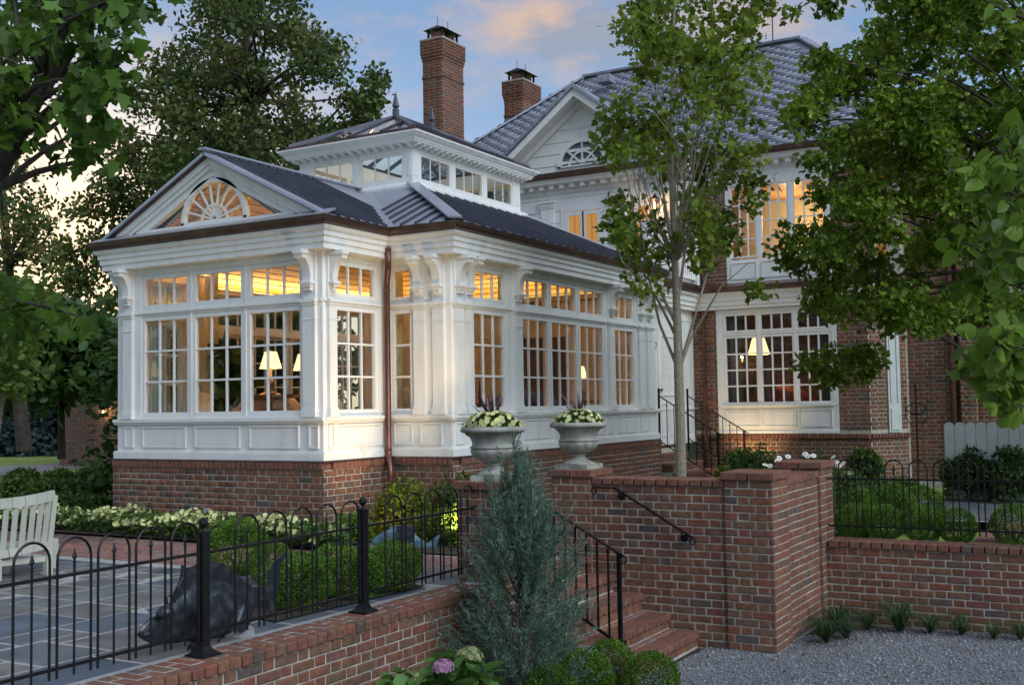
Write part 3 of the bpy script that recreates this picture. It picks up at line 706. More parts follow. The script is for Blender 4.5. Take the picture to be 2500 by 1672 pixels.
def moulding(parent, m, s0, s1, z0, z1, name='panel', d=0.0, w=.022, mt=None):
    b = MB()
    for a0, a1, b0, b1 in ((s0, s1, z1-w, z1), (s0, s1, z0, z0+w), (s0, s0+w, z0+w, z1-w), (s1-w, s1, z0+w, z1-w)): fbox(b, m, a0, a1, d-.005, d+.016, b0, b1)
    fbox(b, m, s0+w+.012, s1-w-.012, d-.004, d+.005, z0+w+.012, z1-w-.012)
    return b.build(name, mt or M['white'], parent)
def pilaster(m, s, w, wide=True):
    b = MB(); a, c = s-w/2, s+w/2
    fbox(b, m, a-.012, c+.012, 0, .062, ZS+.035, ZS+.10); fbox(b, m, a-.004, c+.004, 0, .054, ZS+.10, ZS+.13)
    fbox(b, m, a, c, 0, .045, ZS+.13, 2.61); fbox(b, m, a-.004, c+.004, 0, .052, 2.45, 2.462)
    fbox(b, m, a-.008, c+.008, 0, .056, 2.61, 2.64); fbox(b, m, a-.018, c+.018, 0, .070, 2.64, 2.672)
    b.build('pilaster', M['white'], cons)
    g = MB(); gw = w*.34                       # bracket: a scrolled console carrying the deep frieze
    fbox(g, m, a, c, 0, .03, 2.672, 3.19)
    prof = [(.03, 2.80), (.085, 2.80), (.095, 2.83), (.095, 2.862), (.075, 2.872)]
    for k in range(1, 9):
        t = k/8*math.pi/2; prof.append((.075+.115*(1-math.cos(t)), 2.872+.23*math.sin(t)))
    prof += [(.205, 3.10), (.205, 3.135), (.225, 3.145), (.225, 3.188), (.03, 3.188)]
    n = len(prof); A, C = s-gw, s+gw
    vs = [m(A, d, z) for d, z in prof] + [m(C, d, z) for d, z in prof]
    g.add(vs, [tuple(range(n)), tuple(range(2*n-1, n-1, -1))] + [(i, n+i, n+(i+1) % n, (i+1) % n) for i in range(n)])
    fbox(g, m, A-.02, C+.02, .03, .105, 2.835, 2.858); fbox(g, m, A-.016, C+.016, .03, .215, 3.145, 3.187); fbox(g, m, A+.012, C-.012, .03, .07, 2.765, 2.80)
    g.build('bracket', M['white'], cons)
def facade(face, c, a, b, wins, pils, panels, base_ext=(0, 0), th=.12):
    """wins: (s0, s1) glass extents; walls between"""
    m = wmap(face, c); a, b = min(a, b), max(a, b)
    a, b = a+.003, b-.003; base_ext = (base_ext[0]+(.003 if 'y' in face else -.001), base_ext[1]+(.003 if 'y' in face else -.001))
    w = MB(); fbox(w, m, a, b, -th, 0, ZB, ZG0-.052); fbox(w, m, a, b, -th, 0, ZT1+.052, 3.43)
    edges = [a] + [e for s0, s1, *_ in wins for e in (s0-.052, s1+.052)] + [b]
    for i in range(0, len(edges), 2):
        if edges[i+1]-edges[i] > .004: fbox(w, m, edges[i], edges[i+1], -th, 0, ZG0-.052, ZT1+.052)
    for s0, s1, *_ in wins: fbox(w, m, s0-.052, s1+.052, -th, -.002, ZG1+.052, ZT0-.052)
    w.build('wall', M['white'], cons)
    e = MB(); x0, x1 = a-base_ext[0], b+base_ext[1]
    fbox(e, m, x0, x1, 0, .035, ZB, ZB+.075); fbox(e, m, x0, x1, 0, .026, ZB+.075, ZB+.09); e.build('baseboard', M['white'], cons)
    e = MB(); fbox(e, m, x0, x1, 0, .05, ZS-.005, ZS+.034); fbox(e, m, x0, x1, 0, .032, ZS-.03, ZS-.005); e.build('sill', M['white'], cons)
    e = MB(); fbox(e, m, a, b, 0, .018, 2.652, 2.676); e.build('transom_rail', M['white'], cons)
    for s0, s1, *k in wins:
        nc = k[0] if k else 3
        window(cons, m, s0, s1, ZG0, ZG1, nc, 3, d=-.012); window(cons, m, s0, s1, ZT0, ZT1, nc, 1, d=-.012)
    for s, wd in pils: pilaster(m, s, wd)
    for p0, p1 in panels: moulding(cons, m, p0, p1, 1.085, 1.335)
uA, vA, vL_, uI, vB, uE, vF = 9.2565, 7.664, 10.81, 10.375, 6.774, 16.165, 11.95
# bay front
facade('-x', uA, vA, vL_, [(7.987, 8.701), (8.838, 9.536), (9.669, 10.364)], [(7.82, .17), (10.60, .15)], [(7.72, 7.86), (7.99, 8.70), (8.84, 9.53), (9.67, 10.38), (10.53, 10.68)], (.035, .035))
# bay returns
facade('-y', vA, uA, uI, [(9.50, 10.185)], [(9.38, .13)], [(9.33, 9.43), (9.52, 10.28)], (0, -.035))
facade('+y', vL_, uA, uI, [(9.50, 10.185)], [(9.38, .13)], [(9.52, 10.28)], (0, -.035))
# body front, either side of the bay
facade('-x', uI, vB, vA-.0, [(7.335, 7.557, 1)], [(7.175, .15), (6.92, .15)], [(7.30, 7.56), (6.90, 7.20)], (.035, 0))
facade('-x', uI, vL_, vF, [(11.02, 11.24, 1)], [(11.4, .15), (11.75, .15)], [(11.1, 11.6)], (0, .035))
# long side
facade('-y', vB, uI, uE, [(10.865, 11.558), (11.951, 12.662), (12.779, 13.475), (13.603, 14.30), (14.67, 15.35)],
       [(10.50, .17), (10.71, .15), (11.83, .17), (14.50, .18), (15.55, .17), (15.85, .17)], [(10.44, 10.60), (10.85, 11.60), (11.72, 11.90), (11.98, 12.66), (12.80, 13.46), (13.60, 14.28), (14.40, 14.58), (14.70, 15.38), (15.52, 15.86)], (0, .03))
facade('+y', vF, uI, uE, [(10.865, 11.558), (11.951, 12.662), (12.779, 13.475), (13.603, 14.30), (14.67, 15.35)], [], [])
# flashing, plinth
outline = [(uE, vF), (uI, vF), (uI, vL_), (uA, vL_), (uA, vA), (uI, vA), (uI, vB), (uE, vB)]
path_ = outline[::-1]      # travel so that outside lies to the right
MB().sweep(outline, [(-.10, ZB-.001), (.055, ZB-.001), (.055, ZB-.022), (-.10, ZB-.022)]).build('flashing', M['copper'], cons) if False else None
def outward(path):         # sign check: outward on the right of travel?
    (x0, y0), (x1, y1) = path[3], path[4]; d = Vector((x1-x0, y1-y0)).normalized(); return (d.y, -d.x)[0] < 0
OUT = outline if outward(outline) else path_
MB().sweep(OUT, [(-.10, ZB-.002), (.05, ZB-.002), (.058, ZB-.02), (-.10, ZB-.02)]).build('flashing', M['copper'], cons)
MB().sweep(OUT, [(-.12, 3.191), (.13, 3.191), (.13, 3.252), (.148, 3.26), (.148, 3.318), (.166, 3.326), (.166, 3.375), (.19, 3.385), (.205, 3.41), (.205, 3.43), (-.12, 3.43)]).build('frieze', M['white'], cons)
MB().sweep(OUT, [(0, 3.432), (.20, 3.432), (.238, 3.446), (.256, 3.475), (.262, 3.52), (.235, 3.52), (.225, 3.46), (0, 3.455)]).build('gutter', M['copper'], cons)
PZ1 = ZB-.022
pl = MB(); pl.sweep(OUT, [(-.1, -.1), (.035, -.1), (.035, PZ1-.075), (-.1, PZ1-.075)]); pl.build('plinth', M['mortar'], cons)
it = []; d = .035
for f, c, a, b in (('-x', uA-d, vA-d, vL_+d), ('-y', vA-d, uA-d, uI-d), ('-x', uI-d, vB-d, vA-d), ('-y', vB-d, uI-d, uE+.05)):
    it += bonds_axis(f, c, a, b, -.01, PZ1-.078)
lay(cons, it, M['bricks'], 'brick', 300)
def rowlock(items, face, c, a, b):       # bull-nosed bricks on edge crowning the plinth
    a, b = min(a, b), max(a, b); n = int((b-a)/.0677); p = (b-a)/n
    for k in range(n):
        s = a+k*p
        if face == '-x': items.append((c+.12, s+.004, PZ1-.075, math.pi, .145, p-.008, .075, True))
        else: items.append((s+.004, c+.12, PZ1-.075, 0.0, p-.008, .145, .075, True))
it = []; e = d+.022
rowlock(it, '-x', uA-d, vA-d, vL_+d); rowlock(it, '-y', vA-d, uA-d+.13, uI-d); rowlock(it, '-x', uI-d, vB-d, vA-d); rowlock(it, '-y', vB-d, uI-d+.13, uE+.05)
lay(cons, it, M['bricks_red'], 'rowlock_brick', 300)
tag(MB().box((9.205, 9.26, .36), (9.22, 9.35, .42)).build('outlet_box', M['grey'], cons))

# ---- roofs
def roof_plane(poly, name='roof', th=.03): return MB().slab(poly, th).build(name, M['metalroof'], cons)
ze, sl_ = 3.51, .475; eo = .25
ex0, ey0, ey1, ex1 = uI-eo, vB-eo, vF+eo, uE+.22
LX0, LX1, LY0, LY1 = 12.02, 14.90, 8.42, 10.345
zl = ze+sl_*(LY0-ey0)
yr, zr = 9.24, ze+.5*1.82
gx = 9.10; gy0, gy1 = vA-eo+.002, vL_+eo-.002
tv = (zr-ze)/sl_
roof_plane([(ex0, ey0, ze), (ex0, gy0+.02, ze), (ex0+tv, yr, zr), (LX0+.03, LY0, zl+.012)][::-1])
roof_plane([(ex0, ey1, ze), (LX0+.03, LY1, zl+.012), (ex0+tv, yr, zr), (ex0, gy1-.02, ze)][::-1])
xe = 14.88+ (LY0-ey0)
roof_plane([(ex0, ey0, ze), (LX0, LY0+.03, zl+.012), (LX1, LY0+.03, zl+.012), (ex1, ey0, ze)][::-1])
roof_plane([(ex0, ey1, ze), (ex1, ey1, ze), (LX1, LY1-.03, zl+.012), (LX0, LY1-.03, zl+.012)][::-1])
roof_plane([(ex1, ey0, ze), (LX1, LY0+.03, zl+.012), (LX1, LY1-.03, zl+.012), (ex1, ey1, ze)][::-1])
roof_plane([(gx, gy0, ze), (gx, yr, zr), (ex0+tv+.3, yr, zr), (ex0+.02, gy0, ze)][::-1])
roof_plane([(gx, gy1, ze), (ex0+.02, gy1, ze), (ex0+tv+.3, yr, zr), (gx, yr, zr)][::-1])
def seam(p, q, w=.018, h=.030, name='seam'):
    p, q = Vector(p)+Vector((0, 0, h/2)), Vector(q)+Vector((0, 0, h/2)); MB().bar(p, q, w, h).build(name, M['seam'], cons)
for k in range(11):                                # bay roof, right-hand slope
    x = gx+.20+k*.165; xv = x-ex0
    y0, z0 = gy0+.03, ze+.014
    if xv > 0: y0 = gy0+xv*.95+.06; z0 = ze+.5*(y0-gy0)
    if y0 < yr-.05: seam((x, y0, z0), (x, yr-.02, zr-.01)); seam((x, 2*yr-y0, z0), (x, yr+.02, zr-.01))
for k in range(8):                                 # body front slope
    y = ey0+.16+k*.20
    x0 = ex0+.03; yh = y-ey0
    if y > gy0: x0 = ex0+(y-gy0)+.1
    x1 = min(ex0+yh-.05, LX0)
    if y > LY0: x1 = LX0
    if x1 > x0+.05: seam((x0, y, ze+sl_*(x0-ex0)), (x1, y, ze+sl_*(x1-ex0)))
for k in range(26):                                # long side
    x = ex0+.20+k*.235; y1 = min(ey0+(x-ex0)-.06, LY0)
    if x > LX1: y1 = min(y1, ey0+(ex1-x)/(ex1-LX1)*(LY0-ey0)-.03)
    if y1 > ey0+.08: seam((x, ey0+.03, ze+sl_*.03), (x, y1, ze+sl_*(y1-ey0)))
def hipcap(p, q, w=.16):
    MB().bar(Vector(p)+Vector((0, 0, .02)), Vector(q)+Vector((0, 0, .02)), w, .02).build('hip_cap', M['metalroof'], cons)
hipcap((ex0+.04, ey0+.04, ze+.03), (LX0, LY0, zl+.03)); hipcap((ex0+.04, ey1-.04, ze+.03), (LX0, LY1, zl+.03)); hipcap((ex0+.02, gy0+.02, ze+.0), (ex0+tv, yr, zr-.0), .2)
hipcap((gx-.03, yr, zr+.012), (LX0, yr, zr+.012), .11)
MB().bar((ex1-.03, ey0+.03, ze+.03), (LX1, LY0, zl+.03), .12, .02).build('hip_cap', M['metalroof'], cons)
# ---- gable pediment of the bay
gxp = uA+.02
pent = [(uA-.24, gy0-.0, 3.515), (gxp+.02, vA-.16, 3.615), (gxp+.02, vL_+.16, 3.615), (uA-.24, gy1, 3.515)]
roof_plane(pent[::-1], 'pent_roof', .02)
for k in range(1, 5):
    y = vA-.1+k*.66; MB().bar((uA-.22, y, 3.53), (gxp, y+.16, 3.62), .016, .012).build('seam', M['metalroof'], cons)
ri = lambda y, off: zr - .5*abs(y-yr) - off
def rake(off0, off1, x0, x1, ya, name, m_):
    b = MB()
    for sgn in (-1, 1):
        e_ = yr+sgn*ya; zb_ = 3.60
        def yy(off): return yr+sgn*(zr-off-zb_)/.5
        poly = [(yr, ri(yr, off0)), (yr, ri(yr, off1)), (yy(off1), zb_), (yy(off0), zb_)]
        b.prism(poly if sgn < 0 else poly[::-1], 'x', x0, x1)
    return b.build(name, m_, cons)
rake(.03, .12, gxp-.10, gxp+.05, 1.8, 'rake_board', M['white']); rake(.121, .17, gxp-.07, gxp+.05, 1.8, 'rake_board', M['white']); rake(.171, .255, gxp-.035, gxp+.05, 1.8, 'rake_board', M['white'])
rake(-.012, .029, gxp-.16, gxp-.10, 1.8, 'drip_edge', M['copper']) if False else None
MB().prism([(yr-1.82, ze-.01), (yr, zr-.005), (yr, zr-.045), (yr-1.82, ze-.05)], 'x', gxp-.145, gxp-.02).build('drip_edge', M['copper'], cons)
MB().prism([(yr+1.82, ze-.01), (yr, zr-.005), (yr, zr-.045), (yr+1.82, ze-.05)][::-1], 'x', gxp-.145, gxp-.02).build('drip_edge', M['copper'], cons)
MB().box((gxp-.05, vA+.35, 3.605), (gxp+.05, vL_-.35, 3.640)).build('pediment_sill', M['white'], cons)
# lunette
yc, zc, r_ = 9.165, 3.640, .51
def lunette(parent, xf, yc, zc, r, nsp, rin, w=.02, wf=.05, tri=None, name='lunette', glassm=None):
    b = MB(); A = np.linspace(0, math.pi, 25)
    def arc(r0, r1, x0, x1):
        vs = []
        for a in A:
            for rr, xx in ((r0, x0), (r1, x0), (r1, x1), (r0, x1)): vs.append((xx, yc+rr*math.cos(a), zc+rr*math.sin(a)))
        b.add(vs, [(i*4+k, i*4+(k+1) % 4, (i+1)*4+(k+1) % 4, (i+1)*4+k) for i in range(24) for k in range(4)])
    arc(r-wf, r, xf-.03, xf+.03); arc(rin, rin+w*1.2, xf-.012, xf+.012); b.box((xf-.03, yc-r, zc), (xf+.03, yc+r, zc+.03))
    for k in range(1, nsp):
        a = math.pi*k/nsp; b.bar((xf, yc+.03*math.cos(a), zc+.03+.03*math.sin(a)), (xf, yc+(r-wf+.01)*math.cos(a), zc+(r-wf+.01)*math.sin(a)), w, w*1.05, up=(1, 0, 0))
    o = b.build(name, M['white'], parent)
    for k in range(nsp):
        a0, a1 = math.pi*k/nsp, math.pi*(k+1)/nsp; g = MB()
        pts = [(yc+(r-wf)*math.cos(a), zc+(r-wf)*math.sin(a)) for a in np.linspace(a0, a1, 5)]
        g.prism([(yc, zc+.01)]+pts, 'x', xf+.014, xf+.018); g.build('pane', glassm or M['glass'], o)
    return o
lunette(cons, gxp-.005, yc+.07, zc, r_, 9, .19)
for sgn in (-1, 1):
    y0 = yc+.07+sgn*(r_+.0); yo = yr+sgn*1.08
    poly = [(y0, 3.641), (yo, 3.641)] + [(yc+.07+sgn*r_*math.cos(a), zc+r_*math.sin(a)) for a in (1.1, .75, .35)]
    z1 = ri(yc+.07+sgn*r_*math.cos(1.1), .25); poly = [(y0, 3.641), (yo, 3.641), (yc+.07+sgn*r_*math.cos(1.2), ri(yc+.07+sgn*r_*math.cos(1.2), .25))] + [(yc+.07+sgn*r_*math.cos(a), zc+r_*math.sin(a)) for a in (1.1, .75, .35)]
    MB().prism(poly, 'x', gxp+.02, gxp+.024).build('pane', M['glass'], cons)

# ---- roof lantern
lt = lambda f: wmap(f, {'-x': LX0, '+x': LX1, '-y': LY0, '+y': LY1}[f])
def lantern_face(f, a, b, wins):
    m = lt(f); w = MB(); th = .09
    a, b = a+.003, b-.003
    z0, z1, zt = 4.33, 4.545, 4.85
    fbox(w, m, a, b, -th, 0, z0, z1-.03); fbox(w, m, a, b, -th, 0, zt+.03, 5.0)
    ed = [a]+[e for s0, s1 in wins for e in (s0-.032, s1+.032)]+[b]
    for i in range(0, len(ed), 2): fbox(w, m, ed[i], ed[i+1], -th, 0, z1-.03, zt+.03)
    w.build('lantern_wall', M['white'], cons)
    for s0, s1 in wins: window(cons, m, s0, s1, z1, zt, 3, 1, d=-.008, fr=.03, mun=.018, deep=.035)
    e = MB()
    for s0, s1 in ((a, wins[0][0]-.06), (wins[-1][1]+.06, b)): fbox(e, m, s0+.03, s1-.03, 0, .006, 4.56, 4.86)
    e.build('corner_panel', M['white'], cons)
    n = int((b-a+.2)/.135)
    for k in range(n):
        s = a-.08+(k+.5)*(b-a+.16)/n; q = MB(); pr = [(.0, 4.925), (.045, 4.93), (.085, 4.955), (.115, 4.95), (.12, 4.975), (0, 4.975)]
        vs = [m(s-.022, d_, z_) for d_, z_ in pr]+[m(s+.022, d_, z_) for d_, z_ in pr]; nn = len(pr)
        q.add(vs, [tuple(range(nn)), tuple(range(2*nn-1, nn-1, -1))]+[(i, nn+i, nn+(i+1) % nn, (i+1) % nn) for i in range(nn)]); q.build('modillion', M['white'], cons)
lantern_face('-x', LY0, LY1, [(8.595, 9.27), (9.42, 10.10)])
lantern_face('+x', LY0, LY1, [(8.595, 9.27), (9.42, 10.10)])
lantern_face('-y', LX0, LX1, [(12.245, 12.937), (13.086, 13.785), (13.933, 14.64)])
lantern_face('+y', LX0, LX1, [(12.245, 12.937), (13.086, 13.785), (13.933, 14.64)])
LO = [(LX0, LY1), (LX0, LY0), (LX1, LY0), (LX1, LY1)]
if not ((lambda d: d.y)(Vector((LO[1][0]-LO[0][0], LO[1][1]-LO[0][1]))) < 0): LO = LO[::-1]
def sweepc(path, prof): 
    (x0, y0), (x1, y1) = path[0], path[1]; dd = Vector((x1-x0, y1-y0)).normalized(); nx = dd.y
    P_ = path if nx < 0 else [path[0]]+path[:0:-1]
    return MB().sweep(P_, prof, closed=True)
sweepc(LO, [(-.05, 4.976), (.13, 4.976), (.14, 5.0), (.15, 5.005), (.155, 5.03), (.19, 5.05), (.21, 5.075), (.225, 5.08), (.225, 5.10), (-.05, 5.13)]).build('lantern_cornice', M['white'], cons)
rp = [(.0, 4.335)]+[(.045+.045*math.cos(a), 4.405+.055*math.sin(a)) for a in np.linspace(-1.4, 1.5, 9)]+[(0, 4.46)]
sweepc(LO, rp).build('lantern_base_roll', M['white'], cons)
gx0, gx1, gy_0, gy_1, gz = LX0-.10, LX1+.10, LY0-.10, LY1+.10, 5.14
sweepc([(gx0, gy_1), (gx0, gy_0), (gx1, gy_0), (gx1, gy_1)], [(-.12, 5.12), (.03, 5.115), (.03, 5.165), (-.12, 5.185)]).build('lantern_kerb', M['copper'], cons)
rx0, rx1, ry, rz = 13.0, 13.92, (LY0+LY1)/2, 5.68
b = MB()
C_ = [(gx0, gy_0, gz+.03), (gx1, gy_0, gz+.03), (gx1, gy_1, gz+.03), (gx0, gy_1, gz+.03)]; A_, B_ = (rx0, ry, rz), (rx1, ry, rz)
for p, q in ((C_[0], A_), (C_[3], A_), (C_[1], B_), (C_[2], B_), (A_, B_)): b.bar(p, q, .07, .06)
b.build('hip_bar', M['seam'], cons)
def lerp(p, q, t): return tuple(a+(c-a)*t for a, c in zip(p, q))
for (p, q, ap, aq) in ((C_[0], C_[3], A_, A_), (C_[1], C_[2], B_, B_)):
    for k in range(1, 4):
        e0 = lerp(p, q, k/4); top = A_ if ap == A_ else B_
        if k == 2: tt = top
        else: tt = lerp(p if k == 1 else q, top, .5)
        MB().bar(e0, tt, .045, .045).build('glazing_bar', M['seam'], cons)
for sy, (p, q) in ((0, (C_[0], C_[1])), (1, (C_[3], C_[2]))):
    for k in range(1, 7):
        x = gx0+(gx1-gx0)*k/7; e0 = (x, p[1], p[2])
        if x < rx0: tt = lerp(p, A_, (x-gx0)/(rx0-gx0))
        elif x > rx1: tt = lerp(q, B_, (gx1-x)/(gx1-rx1))
        else: tt = (x, ry, rz)
        MB().bar(e0, tt, .045, .045).build('glazing_bar', M['seam'], cons)
for poly in ([C_[0], C_[3], A_], [C_[1], B_, C_[2]], [C_[0], A_, B_, C_[1]], [C_[3], C_[2], B_, A_]): MB().slab(poly, .006).build('roof_glazing', M['glass'], cons)
for x in (rx0, rx1):
    f = MB(); k = .05
    f.lathe([(.05, -.02), (.05, .11), (.028, .13), (.052, .15), (.052, .165), (.0, .385)], (x, ry, rz), 8); f.build('finial', M['seam'], cons)
# ---- downspout in the inner corner
dp = MB(); cx, cy = uI-.10, vA-.10
dp.tube([(cx-.07, cy-.07, 3.30), (cx-.07, cy-.07, 3.12), (cx-.06, cy-.06, 3.07), (cx+.01, cy+.01, 2.93), (cx+.02, cy+.02, 2.87), (cx+.02, cy+.02, .99), (cx+.0, cy+.0, .95), (cx-.06, cy-.06, .84), (cx-.07, cy-.07, .78), (cx-.07, cy-.07, T)], .035, 12)
dp.build('downspout', M['pipe'], cons, smooth=True)
for z in (2.82, 1.02, .73): MB().tube([((cx+.02 if z > .9 else cx-.07), (cy+.02 if z > .9 else cy-.07), z), ((cx+.02 if z > .9 else cx-.07), (cy+.02 if z > .9 else cy-.07), z+.03)], .040, 12).build('pipe_collar', M['pipe'], cons)
vb = MB()
for x in (11.02, 11.24): vb.box((x, vB-.2, 3.4315-.006), (x+.14, vB-.07, 3.4305-.004))
# ---- inside
MB().box((uA+.13, vL_-.13, .86), (uE, vA+.13, .90)).build('room_floor', M['wood'], cons)
MB().box((uI+.13, vB+.13, .861), (uE, vF-.13, .899)).build('room_floor', M['wood'], cons)
ic = MB(); th = .02
ic.slab([(uI+.13, vB+.13, 3.28), (LX0, LY0, 4.32), (LX1, LY0, 4.32), (uE, vB+.13, 3.28)], th); ic.slab([(uI+.13, vF-.13, 3.28), (uE, vF-.13, 3.28), (LX1, LY1, 4.32), (LX0, LY1, 4.32)], th)
ic.slab([(uI+.13, vB+.13, 3.28), (uI+.13, vA, 3.28), (LX0, 8.9, 4.30), (LX0, LY0, 4.32)], th); ic.slab([(uE, vB+.13, 3.28), (LX1, LY0, 4.32), (LX1, LY1, 4.32), (uE, vF-.13, 3.28)], th)
ic.slab([(uA+.1, vA+.13, 3.30), (uA+.1, yr, 4.22), (12.0, yr, 4.22), (uI+.2, vA+.13, 3.30)], th); ic.slab([(uA+.1, vL_-.13, 3.30), (uI+.2, vL_-.13, 3.30), (12.0, yr, 4.22), (uA+.1, yr, 4.22)], th)
ic.build('ceiling', M['inner'], cons)
def boards(a0, a1, b0, b1, n):            # lower edge a0-a1, upper edge b0-b1
    a0, a1, b0, b1 = (np.array(q, float) for q in (a0, a1, b0, b1))
    for k in range(n):
        t0, t1 = k/n+.006, (k+1)/n-.006; q = [a0+(b0-a0)*t0, a1+(b1-a1)*t0, a1+(b1-a1)*t1, a0+(b0-a0)*t1]
        MB().slab([p_-np.array([0, 0, .025]) for p_ in q], .012).build('ceiling_board', M['amberwood'], cons)
boards((uI+.13, vB+.13, 3.28), (uE, vB+.13, 3.28), (LX0, LY0, 4.32), (LX1, LY0, 4.32), 15); boards((uI+.13, vF-.13, 3.28), (uE, vF-.13, 3.28), (LX0, LY1, 4.32), (LX1, LY1, 4.32), 15)
boards((uA+.1, vA+.13, 3.30), (uI+.2, vA+.13, 3.30), (uA+.1, yr, 4.22), (12.0, yr, 4.22), 15); boards((uA+.1, vL_-.13, 3.30), (uI+.2, vL_-.13, 3.30), (uA+.1, yr, 4.22), (12.0, yr, 4.22), 15)
boards((uE, vB+.13, 3.28), (uE, vF-.13, 3.28), (LX1, LY0, 4.32), (LX1, LY1, 4.32), 15)
for x in (9.6, 9.98): MB().bar((x, vA+.15, 3.27), (x, yr, 4.17), .05, .07).build('rafter', M['inner'], cons); MB().bar((x, vL_-.15, 3.27), (x, yr, 4.17), .05, .07).build('rafter', M['inner'], cons)
for k in range(6):
    x = 10.9+k*.85; MB().bar((x, vB+.14, 3.27), (max(LX0, min(x, LX1)), LY0, 4.29), .07, .09).build('rafter', M['inner'], cons)
bw = MB()
bw.box((uE-.14, vB+.13, .9), (uE-.02, 8.2, 3.42)); bw.box((uE-.14, 9.5, .9), (uE-.02, vF-.13, 3.42)); bw.box((uE-.14, 8.2, 2.6), (uE-.02, 9.5, 3.42)); bw.build('back_wall', M['inner'], cons)
MB().box((uE-.12, 8.2, .9), (uE-.06, 9.5, 2.6)).build('inner_door', M['wood'], cons)
for f, c, a, b2 in (('x', uE-.16, 8.08, 8.20), ('x', uE-.16, 9.5, 9.62)): MB().box((c, a, .9), (c+.03, b2, 2.7)).build('door_casing', M['inner'], cons)
cn = MB(); cn.box((uI+.13, vB+.122, 3.18), (uE-.15, vB+.22, 3.27)); cn.box((uI+.13, vF-.22, 3.18), (uE-.15, vF-.122, 3.27)); cn.box((uE-.25, vB+.22, 3.18), (uE-.145, vF-.22, 3.27)); cn.build('inner_cornice', M['inner'], cons)
pc = MB()
for x, y in ((uI+.2, vA+.1), (uI+.2, vL_-.1)): pc.box((x-.12, y-.12, .9), (x+.12, y+.12, 3.42))
pc.build('inner_post', M['inner'], cons)

# ================================================================== THE HOUSE BEHIND
house = thing('house', 'large red brick house with white clapboard gable, slate roof and tall chimneys', 'house', (20, 8, T))
HU, HV = 18.8, 7.15
def ibox(name, a, b, m): return MB().box(a, b).build(name, m, house)
# core that carries the outer skins
ibox('wall', (21.4, 3.92, 0), (26, 13.9, 5.6), M['mortar']); ibox('wall', (19.5, 3.70, 0), (21.39, 3.92, 5.6), M['mortar'])
ibox('wall', (18.93, HV+.02, 0), (19.45, 13.9, 5.55), M['white'])
# --- link wall beside the conservatory (faces -y)
m_ = wmap('-y', HV)
b = MB(); fbox(b, m_, uE-.05, HU+.1, -.15, 0, .80, 3.43); b.build('link_wall', M['white'], house)
b = MB(); fbox(b, m_, uE, HU, 0, .03, .82, .93); fbox(b, m_, uE, HU, 0, .035, 1.385, 1.415); b.build('baseboard', M['white'], house)
for s0, s1 in ((16.42, 16.72), (18.35, 18.62)):
    moulding(house, m_, s0, s1, 1.5, 2.95); moulding(house, m_, s0, s1, 1.0, 1.32)
for s in (16.9, 18.15):
    b = MB(); fbox(b, m_, s-.08, s+.08, 0, .05, .82, 2.9); fbox(b, m_, s-.10, s+.10, 0, .07, 2.9, 3.0); fbox(b, m_, s-.095, s+.095, 0, .062, .82, 1.0); b.build('pilaster', M['white'], house)
d_ = MB(); fbox(d_, m_, 17.12, 17.95, .0, .02, .84, 2.75); do = d_.build('door', M['white'], house)
for s0, s1, z0, z1 in ((17.2, 17.5, .95, 1.5), (17.57, 17.87, .95, 1.5)): moulding(do, m_, s0, s1, z0, z1, 'door_panel', d=.02)
window(house, m_, 17.25, 17.83, 1.65, 2.6, 2, 3, d=.035, fr=.03)
MB().tube([m_(17.18, .03, 1.72), m_(17.18, .06, 1.72)], .02, 8).build('door_knob', M['copper'], do)
# --- ground-floor bay of the brick wing
bay = [(HU, HV), (HU, 4.13), (19.42, 3.66)]
BAYP = bay if (Vector((bay[1][0]-bay[0][0], bay[1][1]-bay[0][1])).normalized().y) < 0 else bay[::-1]
b = MB(); b.sweep(BAYP, [(-.12, 0), (0, 0), (0, .95), (-.12, .95)]); b.build('wall', M['mortar'], house)
b = MB(); b.sweep(BAYP, [(-.12, 3.09), (0, 3.09), (0, 3.15), (-.12, 3.15)]); b.build('wall', M['mortar'], house)
ibox('wall', (HU, 4.14, .951), (HU+.12, 4.634, 3.089), M['mortar']); ibox('wall', (HU, 6.708, .951), (HU+.12, HV-.001, 3.089), M['mortar'])
MB().prism([(HU, 4.13), (19.42, 3.66), (19.45, 3.78), (HU+.1, 4.2)], 'z', .951, 3.089).build('wall', M['mortar'], house)
WH = [(4.628, 6.715, .95, 3.10)]; WHb = [(a-4.13, c-4.13, z0, z1) for a, c, z0, z1 in WH]
items = bonds_axis('-x', HU-.001, 4.13, HV, .13, 3.11, holes=WHb)
dx, dy = 19.42-HU, 3.66-4.13; Lc = math.hypot(dx, dy)
items += bond((19.42, 3.66), math.atan2(-dy, -dx), Lc, .13, 3.11, holes=[(.17, .40, .95, 3.0)])
items = [t for t in items if not (.86 < t[2] < .95)]
lay(house, items, M['bricks'], 'brick', 300)
b = MB(); it = []
for k in range(44): it.append((HU+.10, 4.15+k*.0685, .872, math.pi, .15, .060, .075, True))
for k in range(12): t_ = (k+.9)*.0655; it.append((HU+dx*t_/Lc+.06, 4.13+dy*t_/Lc+.08, .872, math.atan2(dy, dx)+math.pi/2+math.pi, .15, .058, .075, True))
lay(house, it, M['bricks_red'], 'rowlock_brick', 300)
mw = wmap('-x', HU)
b = MB(); fbox(b, mw, 4.632, 6.71, -.1, .02, .955, 1.43); b.build('window_apron', M['white'], house)
b = MB()
for s0, s1 in ((4.632, 4.715), (6.59, 6.71)): fbox(b, mw, s0, s1, -.1, .03, 1.43, 3.10)
fbox(b, mw, 4.715, 6.59, -.1, .03, 3.04, 3.10); fbox(b, mw, 4.70, 6.62, 0, .06, 1.415, 1.445); fbox(b, mw, 4.632, 6.71, 0, .04, .957, 1.0)
